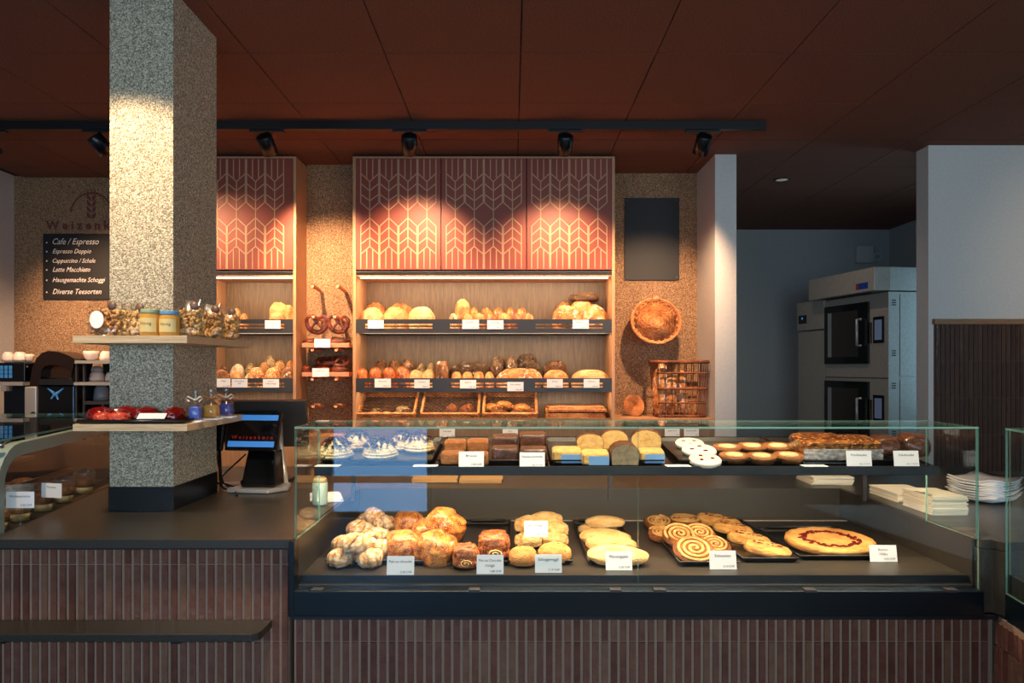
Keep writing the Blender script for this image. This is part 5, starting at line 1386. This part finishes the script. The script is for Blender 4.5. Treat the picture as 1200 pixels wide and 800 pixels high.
nut_bag(257, 280, 360, 3.02, 'clear nut bag at the far end of the side row', 5, NUT, False, .04)
HON = flat('honey_label', (226, 200, 132), .5); LIDG = flat('green_lid', (148, 168, 134), .35); LIDB = flat('blue_lid', (96, 150, 196), .35)
for px, Y, pt, lidm, lab in [(176, 2.655, 362.5, LIDG, 'honey jar with a grey-green lid'), (199, 2.655, 364.5, LIDB, 'honey jar with a blue lid')]:
    h_ = Zc(pt, Y)-S2; R = 11.3/F*Y
    t = thing('honey_jar', lab+', on the upper pillar shelf', 'jar', (X(px, Y), Y, S2+.0005), group='honey jars')
    MB().lathe([(0, 0), (R*.92, 0), (R, .006), (R, h_*.74), (R*.86, h_*.82), (R*.86, h_*.84)], 28).build('jar_glass', HONEY, t)
    MB().lathe([(R*.90, h_*.84), (R*.92, h_*.86), (R*.92, h_*.98), (R*.86, h_), (0, h_)], 28).build('lid', lidm, t)
    mb = MB(); N = 14
    vs = [(R*1.012*math.sin(a), -R*1.012*math.cos(a), z) for z in (h_*.14, h_*.66) for a in [(-1.05+2.1*k/(N-1)) for k in range(N)]]
    mb.add(vs, [(k, k+1, N+k+1, N+k) for k in range(N-1)], 0, True); lb_ = mb.build('paper_label', HON, t)
    mb = MB(); tx = text_mesh('Honig', R*1.15, h_*.16)
    mb.add([(p[0], -math.sqrt(max(1e-6, (R*1.025)**2-p[0]**2)), h_*.40+p[1]) for p in tx[0]], tx[1]); mb.build('lettering', M['ink'], lb_)
# lower shelf: tray of red parcels
tz = S1+.0008
tr = thing('serving_tray', 'flat black tray with red parcels on the low pillar shelf', 'tray', (-1.395, 2.685, tz))
MB().box(-.185, -.066, 0, .19, .07, .006).build('pan', M['tray'], tr)
MB().tube([(-.19, -.07, .009), (.195, -.07, .009), (.195, .073, .009), (-.19, .073, .009)], .007, 8, True).build('rim', M['tray'], tr)
proto('parcel', 'red_parcel', lump(71, 2.3, .20, 2.8, .4, 4), REDFOIL); proto('parcel_o', 'red_parcel', lump(72, 2.3, .18, 2.6, .4, 4), ORFOIL)
for i, (px, wp, hp, Y, k, lab) in enumerate([(117, 30, 13, 2.70, 'parcel', 'dark red cellophane parcel at the outer end of the tray'), (121, 22, 8, 2.645, 'parcel_o', 'orange-red cellophane parcel in front at the outer end'), (140, 26, 8, 2.645, 'parcel_o', 'orange-red cellophane parcel in front, second from the outer end'),
    (147, 34, 14, 2.71, 'parcel', 'dark red cellophane parcel in the middle of the tray'), (171, 32, 13, 2.72, 'parcel', 'dark red cellophane parcel behind the small flat card'), (204, 26, 13, 2.71, 'parcel', 'dark red cellophane parcel at the end by the candy bags')]):
    h_ = hp/F*Y; w_ = wp/F*Y; put(k, lab, 'parcel', (X(px, Y), Y, tz+.008), (w_, .06, h_+.01), .2*i, 'red parcels on the tray')
t = thing('shelf_card', 'small white card lying on the rim of the red parcel tray', 'card', (X(176, 2.63), 2.632, tz+.018), rot=(-.9, 0, .05))
MB().box(-.05, 0, 0, .05, .0015, .03).build('card', M['paper'], t)
# candy bags
CB_ = flat('blue_candy', (58, 84, 176), .35); CY_ = flat('yellow_candy', (196, 148, 66), .4); CO_ = flat('orange_ribbon', (196, 116, 48), .5); CV_ = flat('violet_candy', (70, 74, 160), .35)
for px, Y, wp, yb_, mat, rib, lab in [(229, 2.72, 16, 488.5, CB_, M['paper_old'], 'clear candy bag with blue sweets, nearest the shelf front'), (247.5, 2.84, 19, 486, CY_, CO_, 'clear candy bag with yellow sweets and an orange ribbon'), (265, 2.95, 17, 483.5, CV_, M['paper_old'], 'clear candy bag with violet-blue sweets, farthest back')]:
    w_ = wp/F*Y/2; x = X(px, Y); s_ = Y/840
    t = thing('candy_bag', lab, 'bag', (x, Y, S1+.0006), group='candy bags on the low pillar shelf')
    MB().box(-w_*1.15, -w_*.9, 0, w_*1.15, w_*.9, .006).build('base_card', M['paper'], t)
    o = lump(80, 4, .06, 3, .9, 3); o.v = [(v[0]*w_*.82, v[1]*w_*.6, .034+v[2]*.026) for v in o.v]; o.build('sweets', mat, t)
    MB().lathe([(w_, .0065), (w_*1.08, .03), (w_*.95, .058), (w_*.35, .078), (w_*.18, .086), (w_*.32, .105), (w_*.42, .128), (w_*.36, .130)], 18, warp=lambda a, r, z: 1+.10*math.sin(5*a+z*60)).build('film', M['film'], t)
    mb = MB().tube([(w_*.25*math.cos(a), w_*.25*math.sin(a), .085) for a in [2*PI*k/12 for k in range(12)]], .0035, 6, True)
    for sg in (-1, 1): mb.tube([(sg*w_*.2, -w_*.1, .085), (sg*w_*.9, -w_*.5, .097), (sg*w_*1.25, -w_*.5, .088), (sg*w_*.7, -w_*.4, .078)], .0028, 6)
    mb.build('ribbon', rib, t)

# ================================================================== CASH REGISTER
cr = thing('customer_display', 'black customer display with blue bars on a silver foot', 'display', (X(300, 3.2), 3.2, WT+.001))
ox, oy = X(307, 3.22), 3.22
MB().prism([(ox-.13, oy-.075), (ox+.06, oy-.10), (ox+.125, oy-.02), (ox+.10, oy+.10), (ox-.10, oy+.10)], WT+.001, WT+.020).build('foot', M['silver'], cr, True, .004)
mb = MB(); vs = []
for z, w0, y0, y1 in ((WT+.021, .075, -.05, .06), (WT+.18, .06, .0, .075)):
    vs += [(ox-w0-.005, oy+y0, z), (ox+w0, oy+y0-.01, z), (ox+w0+.01, oy+y1, z), (ox-w0, oy+y1, z)]
mb.add(vs, [(3, 2, 1, 0), (4, 5, 6, 7)]+[(i, (i+1) % 4, 4+(i+1) % 4, 4+i) for i in range(4)]); mb.build('column', M['blackgloss'], cr, True, .01)
MB().tube([(ox+.085, oy+.07, WT+.02), (ox+.055, oy+.09, WT+.2), (ox+.06, oy+.06, WT+.3)], .012, 8).build('arm', M['silver'], cr, True)
sc = P(296.5, 505.5, 3.12); R = Euler((-.30, 0, -.13)).to_matrix()
def scr(root, lo, hi, y0, y1, name, mat):
    mb = MB().box(lo[0], y0, lo[1], hi[0], y1, hi[1]); mb.v = [tuple(R @ Vector(v)+sc) for v in mb.v]; return mb.build(name, mat, root, True)
s_ = scr(cr, (-.118, -.082), (.118, .086), 0, .018, 'screen', M['blackgloss'])
scr(s_, (-.10, .050), (.108, .074), -.0012, -.0002, 'blue_bar', M['screen_blue']); scr(s_, (-.108, -.068), (.104, -.043), -.0012, -.0002, 'blue_bar', M['screen_blue'])
mb = MB(); add_text(mb, 'W e i z e n k o r n', 0, -.034, .20, .024, bold=.01); mb.v = [tuple(R @ Vector(v)+sc) for v in mb.v]; mb.build('lettering', M['screen_red'], s_, True)
mo = thing('register_monitor', 'large dark back of the till monitor behind the customer display', 'monitor', (X(318, 3.42), 3.42, WT+.001))
c = P(312, 497, 3.42); R = Euler((.28, 0, .10)).to_matrix(); sc = c
scr(mo, (-.20, -.115), (.19, .115), 0, .03, 'screen_back', flat('graphite', (58, 54, 52), .4)); scr(mo, (-.12, .062), (.06, .07), -.003, -.0002, 'vent_slot', M['black'])
MB().box(c.x-.05, 3.44, WT+.02, c.x+.05, 3.47, c.z-.02).build('stand', M['black'], mo, True); MB().box(c.x-.11, 3.38, WT+.001, c.x+.11, 3.54, WT+.0195).build('foot', M['black'], mo, True, .004)
slip = thing('paper_slip', 'white paper slip lying beside the display foot', 'paper', (X(277, 3.42), 3.40, WT+.001), .3)
MB().box(-.05, -.05, 0, .05, .05, .0012).build('sheet', M['paper'], slip)
cb = MB()
for k, (pts) in enumerate([[(252, 520, 3.3), (256, 545, 3.3), (262, 566, 3.24), (280, 572, 3.22)], [(288, 532, 3.3), (266, 552, 3.32), (257, 562, 3.3), (268, 570, 3.25)], [(250, 560, 3.24), (262, 572, 3.2), (276, 577, 3.15), (278, 583, 3.05)]]):
    q = [P(*p) for p in pts]; cb = MB(); q = [Vector((v.x, v.y, max(v.z, WT+.006))) for v in q]
    cb.tube([q[0].lerp(q[1], t) for t in (0, .5)]+[q[1].lerp(q[2], t) for t in (0, .5)]+[q[2].lerp(q[3], t) for t in (0, .5, 1)], .004, 6)
    o = cb.build('power_cable', M['black'], None); tag(o, ['thick black cable hanging beside the pillar foot', 'thin black cable looping from the display column', 'black cable lying flat on the worktop toward the customer side'][k], 'cable', 'register cables')
ph = thing('card_terminal', 'dark payment handset hanging next to the pillar behind the display', 'terminal', tuple(P(256, 505, 3.3)))
c = P(257, 508, 3.3); MB().obox(c, (.05, .03, .16), Euler((.1, .15, 0))).build('body', M['blackgloss'], ph, True, .01); MB().tube([c+Vector((0, .0, -.078)), Vector((c.x, c.y+.02, WT+.002))], .008, 8).build('post', M['black'], ph, True)

# ================================================================== WALL LOGO AND DRINKS BOARD
YW = 5.5
lg = thing('wall_logo', 'brown bakery name with a wheat ear and arc on the pebble wall', 'logo', tuple(P(107, 260, YW-.004)))
mb = MB(); c = P(107, 268.5, YW); tx = text_mesh('W e i z e n k o r n', 106/F*YW, 13.5/F*YW*1.35, bold=.035)
mb.add([(c.x+p[0], YW-.004, c.z+p[1]) for p in tx[0]], tx[1]); mb.build('lettering', M['logo'], lg, True)
c = P(107, 250, YW-.004); R = 24/F*YW
MB().tube([(c.x+R*math.cos(a), YW-.003, c.z+R*math.sin(a)*1.0) for a in [PI*.02+PI*.96*k/30 for k in range(31)]], .006, 6).build('arc', M['logo'], lg, True)
mb = MB(); s = YW/F
for k in range(4):
    for sg in (-1, 1):
        z = c.z+(22-7*k)*s; mb.add([(c.x+sg*.8*s, YW-.004, z-8*s), (c.x+sg*5.2*s, YW-.004, z-4*s), (c.x+sg*5.2*s, YW-.004, z+1*s), (c.x+sg*.8*s, YW-.004, z-3*s)], [(0, 1, 2, 3)])
for sg in (-1, 0, 1): mb.box(c.x+sg*4*s-.4*s, YW-.005, c.z+21*s, c.x+sg*4*s+.4*s, YW-.001, c.z+28*s)
mb.build('wheat_ear', M['logo'], lg, True)
cbd = thing('drinks_board', 'black chalk board with hand-written coffee drinks on the pebble wall', 'board', tuple(P(106, 351, YW-.012)))
a, b = P(51.5, 351, YW), P(164, 274, YW); MB().box(a.x, YW-.012, a.z, b.x, YW-.001, b.z).build('panel', M['chalkboard'], cbd, True, .001)
for i, (s, y, x1) in enumerate([('Cafe / Espresso', 286.5, 117), ('Espresso Doppio', 297, 108), ('Cappuccino / Schale', 308, 113), ('Latte Macchiato', 318.5, 107), ('Hausgemachte Schoggi', 330.5, 124.5), ('Diverse Teesorten', 344.5, 120)]):
    mb = MB(); x0 = 63; tx = text_mesh(s, (x1-x0)/F*YW, 13/F*YW, 'L', .35); q = P(x0, y, YW)
    mb.add([(q.x+p[0], YW-.0128, q.z+p[1]*1.15) for p in tx[0]], tx[1])
    q = P(56, y-2, YW); mb.obox((q.x, YW-.0128, q.z), (.010, .001, .010))
    mb.build('lettering', M['chalk'], cbd, True)['kind'] = 'stuff'

# ================================================================== COFFEE CORNER
CY_0, CY_1 = 4.75, 5.35
cc = thing('coffee_counter', 'dark low counter under the coffee machines', 'counter', (-3.1, 5.1, 0))
MB().box(-3.80, CY_0, 0, -2.4, 5.49, .93).build('body', M['blue_black'], cc, True); MB().box(-3.80, CY_0-.02, .9305, -2.4, 5.49, .95).build('top', M['worktop'], cc, True)
K = .9505; Yc = 4.95
def bx(root, px0, py0, px1, py1, y0, y1, name, mat, bev=0):
    a, b = P(px0, py1, y0), P(px1, py0, y0); return MB().box(a.x, y0, a.z, b.x, y1, b.z).build(name, mat, root, True, bev)
m1 = thing('coffee_machine', 'black coffee machine with a lit blue keypad beside the plain wall', 'coffee machine', (X(14, 5), 5.1, K))
xa, xb = X(-8, Yc), X(29, Yc)
MB().box(xa, Yc+.1, K, xb, 5.4, Zc(424, Yc)).build('body', M['black'], m1, True, .006); MB().box(xa, Yc, Zc(447, Yc), xb, Yc+.0995, Zc(425, Yc)).build('control_head', M['blackgloss'], m1, True, .004)
MB().box(xa, Yc-.02, Zc(451.5, Yc), xb, Yc+.099, Zc(447.3, Yc)).build('steel_lip', M['silver'], m1, True); MB().box(xa, Yc-.06, K, xb, Yc+.099, K+.05).build('drip_tray', M['blackgloss'], m1, True)
km = MB().box(-.011, -.002, -.013, .011, 0, .013).mesh('key', M['key_light'])
for i in range(3):
    for j in range(3): inst('key', km, m1, tuple(P(2+5.2*i, 430.5+5*j, Yc-.001)-m1.location))
MB().tube([P(31.5, 429, Yc-.001), P(31.5, 429, Yc-.006)], .008, 10).build('knob', M['chrome'], m1, True)
MB().box(X(6, Yc), Yc-.04, Zc(458, Yc), X(12, Yc), Yc+.02, Zc(452, Yc)).build('spout', M['silver'], m1, True)
m2 = thing('arched_coffee_machine', 'black coffee machine with a high arched head and blue-lit front', 'coffee machine', (X(62, 5), 5.05, K))
xa, xb = X(44, Yc), X(87, Yc); MB().box(xa, Yc, K, xb, 5.3, Zc(451, Yc)).build('body', M['blackgloss'], m2, True, .01)
MB().box(X(29.5, Yc), Yc-.01, K, X(43.6, Yc), Yc+.25, Zc(453, Yc)).build('side_housing', M['silver'], m2, True, .008)
mb = MB(); vs = []; n_ = 14; pr = []
for k in range(n_+1):
    t = k/n_; px = 36+52*t; py = 450-37*math.sin(PI*min(1, t*1.02+.0))**.55 if t < .97 else 430
    pr.append((px, py))
outer = [(35, 452), (38, 432), (43, 420), (50, 413), (58, 411), (70, 412.5), (80, 416), (88, 420), (85, 436), (84, 452)]
inner = [(47, 451), (48, 444), (49, 433), (53, 429), (60, 427), (68, 428), (77, 431), (84, 435), (83.5, 440), (83, 451)]
for y in (Yc-.005, Yc+.22):
    for p in outer: vs.append(tuple(P(p[0], p[1], Yc)+Vector((0, y-Yc, 0))))
    for p in inner: vs.append(tuple(P(p[0], p[1], Yc)+Vector((0, y-Yc, 0))))
n_ = len(outer); fs = []
for i in range(n_-1):
    fs += [(i, i+1, n_+i+1, n_+i), (2*n_+i, 3*n_+i, 3*n_+i+1, 2*n_+i+1), (i, 2*n_+i, 2*n_+i+1, i+1), (n_+i, n_+i+1, 3*n_+i+1, 3*n_+i)]
mb.add(vs, fs); mb.build('arched_head', BROWNPL, m2, True)
bx(m2, 49, 429, 83, 443, Yc+.10, Yc+.2, 'bean_window', flat('amber_window', (120, 66, 34), .25)); bx(m2, 46, 444, 85, 451, Yc-.012, Yc+.2, 'control_strip', M['black'])
mb = MB(); c = P(65, 460, Yc-.001)
for p, q in (((-9, -5), (0, 2)), ((9, -5), (0, 2)), ((-5, 7), (0, 0)), ((3, 8), (0, 0))): mb.tube([c+Vector((p[0]*.006, 0, -p[1]*.006)), c+Vector((q[0]*.006, 0, -q[1]*.006))], [.004, .011], 6)
mb.build('blue_light', M['key_light'], m2, True)
MB().tube([c, c+Vector((0, -.008, 0))], .009, 12).build('spout_tip', M['chrome'], m2, True)
c = P(39, 486, Yc-.011); MB().tube([c, c+Vector((0, -.003, 0))], .022, 16).build('round_badge', M['blue_black'], m2, True)
rk = thing('cup_rack', 'dark metal rack with cups next to the arched coffee machine', 'rack', (X(108, 5), 5.1, K))
xa, xb = X(86, Yc), X(150, Yc)
for py, mt, nm in ((424, M['silver'], 'shelf'), (449.5, M['silver'], 'shelf'), (472, M['black_rail'], 'shelf')):
    MB().box(xa if py < 460 else X(98, Yc), Yc, Zc(py+1.8, Yc), xb, 5.28, Zc(py-1.8, Yc)).build(nm, mt, rk, True)
MB().box(X(88, Yc), 5.284, K, xb, 5.30, Zc(424, Yc)).build('back', M['black'], rk, True)
for px in (88, 97, 149): MB().box(X(px, Yc)-.006, Yc+.01, K, X(px, Yc)+.006, Yc+.03, Zc(426.5, Yc)).build('post', M['black_rail'], rk, True)
proto('cup', 'coffee_cup', MB().lathe([(0, 0), (.55, 0), (.85, .25), (1, .7), (1, 1.0), (.94, 1.0), (.9, .6), (.5, .1), (0, .08)], 24), CERAM)
proto('cup_inv', 'coffee_cup', MB().lathe([(1, 0), (1, .3), (.85, .75), (.55, 1), (0, 1)], 24), CERAM); proto('cup_grey', 'stacked_cup', MB().lathe([(1, 0), (.97, .3), (.82, .75), (.5, 1), (0, 1)], 24), GREYCERAM)
zt1, zt2, zt3 = Zc(424, Yc), Zc(447.6, Yc), Zc(470.2, Yc)
for px, wp, hp, k, z, lab in [(6, 13, 11.5, 'cup_inv', Zc(423.8, Yc), 'white cup on top of the keypad coffee machine, nearest the plain wall'), (20, 15, 11.5, 'cup_inv', Zc(423.8, Yc), 'white cup on top of the keypad coffee machine, beside the brown bowl'), (31, 10, 9, 'cup', Zc(423.8, Yc), 'brownish bowl on top of the keypad coffee machine'),
    (104, 17, 11, 'cup', zt1+.011, 'wide cup on the top of the cup rack, beside the arched head'), (121, 13, 11, 'cup_inv', zt1+.011, 'white cup on the top of the cup rack next to the pillar'), (111, 17, 12, 'cup_inv', zt2+.0015, 'white cup with a patterned foot on the middle rack shelf'), (127, 12, 11, 'cup_inv', zt2+.0015, 'white cup on the middle rack shelf, half behind the pillar'), (116, 17, 18, 'cup_grey', zt3+.0015, 'tall grey cup on the lower rack shelf')]:
    Y = 5.06; put(k, lab, 'cup', (X(px, Y), Y+.03, z+.001), (wp/F*Y, wp/F*Y, hp/F*Y), 0, 'cups of the coffee corner')
put('cup_grey', 'grey cup stacked upside down on the patterned white cup', 'cup', (X(111, 5.06), 5.09, zt2+.0015+12.3/F*5.06), (13/F*5.06, 13/F*5.06, 6/F*5.06), 0, 'cups of the coffee corner')

# ================================================================== DESSERT CUPS IN THE SIDE CASE
cupw = MB().lathe([(.72, 0), (.76, .02), (1.0, .98), (1.02, 1.0)], 24); ls = None
def dessert_cup(u, s_, label):
    p = LQ(u, s_); R, H = .044, .085
    t = thing('dessert_cup', label, 'dessert', (p[0], p[1], .866), group='layered dessert cups in the side case')
    MB().lathe([(R*.70, 0), (R*.74, .003), (R, H), (R*1.05, H+.002)], 24).build('plastic_cup', M['film'], t)
    MB().lathe([(0, .002), (R*.69, .002), (R*.80, H*.35), (0, H*.36)], 20).build('cream_layer', CREAM, t)
    MB().lathe([(0, H*.365), (R*.80, H*.365), (R*.93, H*.78), (R*.5, H*.86), (0, H*.88)], 20, warp=lambda a, r, z: 1+.05*math.sin(a*5)).build('chocolate_layer', BROWN, t)
    MB().lathe([(R*1.06, H+.003), (R*1.0, H+.012), (R*.7, H+.026), (0, H+.034)], 20).build('dome_lid', M['film'], t)
for i, u in enumerate([.14, .30, .47, .66, .86, 1.08]): dessert_cup(u, .115, 'clear cup of layered dessert, %s along the slanted worktop edge from the front' % ORD[i])
for i, u in enumerate([.22, .42, .64]): dessert_cup(u, .225, 'clear cup of layered dessert in the inner row, %s from the front' % ORD[i])
price_card(7, 40, 576, 595, 2.50, ['Himbeercreme'], '5.50 CHF', 'pale blue price card over the front dessert cups', 'price cards of the side case', rz=.0)
price_card(46.5, 74, 566, 583, 2.72, ['Tiramisu'], '', 'tilted pale blue price card over the second dessert cup', 'price cards of the side case', rz=-.2)
for o in [o for o in bpy.data.objects if o.get('group') == 'price cards of the side case']:
    MB().tube([(0, .002, .002), (0, .002, .866-o.location.z)], .002, 5).build('stick', M['film'], o)
for i, (u, w_) in enumerate([(.35, .10), (.52, .09), (.75, .10), (.98, .11)]):
    p = LQ(u, .60); put('roll', 'filled roll on the inner shelf of the side case, %s from the front' % ORD[i], 'roll', (p[0], p[1], 1.0005), (w_, .08, .03), 0, 'rolls in the side case')
for i, u in enumerate([.3, .55, .8, 1.05, 1.25]):
    p = LQ(u, .45); put('roll_b', 'brown pastry on the deck of the side case, %s from the front' % ORD[i], 'pastry', (p[0], p[1], .8665), (.12, .09, .055), i, 'pastries in the side case')

# ================================================================== KITCHEN
ov = thing('bakery_oven', 'tall two-deck steel baking oven in the dim kitchen', 'oven', (2.94, 5.6, 0), math.radians(9.45))
def ob(x0, y0, z0, x1, y1, z1, name, mat, par=None, bev=0): return MB().box(x0, y0, z0, x1, y1, z1).build(name, mat, par or ov, False, bev)
D_ = .75
ob(0, 0, .08, D_, .82, 2.045, 'body', M['steel'], None, .004); ob(.05, .03, 0, D_-.05, .79, .0795, 'plinth', M['black'])
mb = MB().prism([(-.118, .005), (-.118, .90), (D_, .90), (D_, -.02), (.0, -.02)], 2.052, 2.235); h = mb.build('hood', M['steel'], ov, False, .004)
for k in range(6): ob(-.06, .16+k*.11, 2.046, -.03, .24+k*.11, 2.0515, 'vent_slot', M['black'], h)
ob(-.1195, .08, 2.075, -.1182, .20, 2.125, 'badge', flat('blue_badge', (30, 60, 140), .3), h); ob(-.1195, .2005, 2.075, -.1182, .23, 2.125, 'red_badge_end', flat('red_badge', (170, 40, 30), .3), h)
for z0, z1 in ((1.48, 1.985), (.85, 1.335)):
    d = ob(-.022, .218, z0, -.0005, .81, z1, 'door', M['blackgloss'], None, .003)
    ob(-.024, .34, z0+.06, -.0222, .72, z1-.06, 'glass', flat('oven_glass', (52, 46, 40), .12), d); ob(-.0242, .70, z0+.06, -.0222, .755, z1-.06, 'steel_strip', M['silver'], d)
    MB().tube([(-.025, .30, z0+.15), (-.06, .30, z0+.15), (-.06, .30, z1-.14), (-.025, .30, z1-.14)], .011, 8).build('handle', M['silver'], d)
    pz = z0+.165 if z0 > 1 else 1.02
    s = ob(-.008, .045, pz, -.0003, .170, pz+.21, 'control_panel', M['blackgloss']); ob(-.0092, .065, pz+.025, -.0082, .15, pz+.185, 'display', flat('dim_display', (120, 134, 160), .3, emit=(110, 130, 165), estr=.12), s)
    MB().tube([(-.004, .20, pz), (-.004, .20, pz+.17)], .006, 6).build('grip', M['black'], ov)
    for k in range(3):
        for zz in (z1-.05, z0+.06): ob(.03, -.0025, zz+k*.018, .065, -.0003, zz+.009+k*.018, 'side_vent', M['black'])
ob(-.003, .0, 1.362, -.0004, .82, 1.368, 'seam', M['black'])
ob(.10, -.004, 1.38, D_-.01, -.0004, 2.02, 'side_panel', M['steel'], None, .002); ob(.10, -.004, .1, D_-.01, -.0004, 1.35, 'side_panel', M['steel'], None, .002)
pv = thing('proving_cabinet', 'narrow steel proving cabinet standing behind the oven', 'cabinet', (2.94, 5.6, 0), math.radians(9.45))
ob(.0, .83, .08, .7, 1.26, 1.785, 'body', M['steel'], pv); ob(.05, .85, 0, .65, 1.24, .0795, 'plinth', M['black'], pv); h = ob(-.012, .83, 1.795, .7, 1.26, 2.06, 'control_hood', M['steel'], pv, .003)
ob(-.0145, 1.10, 1.86, -.0122, 1.235, 1.94, 'display', M['blackgloss'], h); ob(-.0152, 1.16, 1.90, -.0147, 1.18, 1.92, 'indicator', M['screen_blue'], h)
b = P(1010.5, 299, 7.575); t = thing('wall_box', 'white plastic box on the kitchen wall above the oven', 'box', tuple(b)); MB().box(b.x-.09, 7.50, b.z-.09, b.x+.09, 7.579, b.z+.09).build('housing', M['paint'], t, True, .01); MB().box(b.x-.07, 7.495, b.z-.07, b.x+.07, 7.4995, b.z+.085).build('cover', M['paint'], t, True, .002)
b = P(1028, 301, 7.575); t = thing('wall_switch', 'small white switch beside the box on the kitchen wall', 'switch', tuple(b)); MB().box(b.x-.042, 7.565, b.z-.042, b.x+.042, 7.579, b.z+.042).build('plate', M['paint'], t, True, .003); MB().box(b.x-.025, 7.56, b.z-.02, b.x+.025, 7.5645, b.z+.02).build('rocker', M['silver'], t, True)
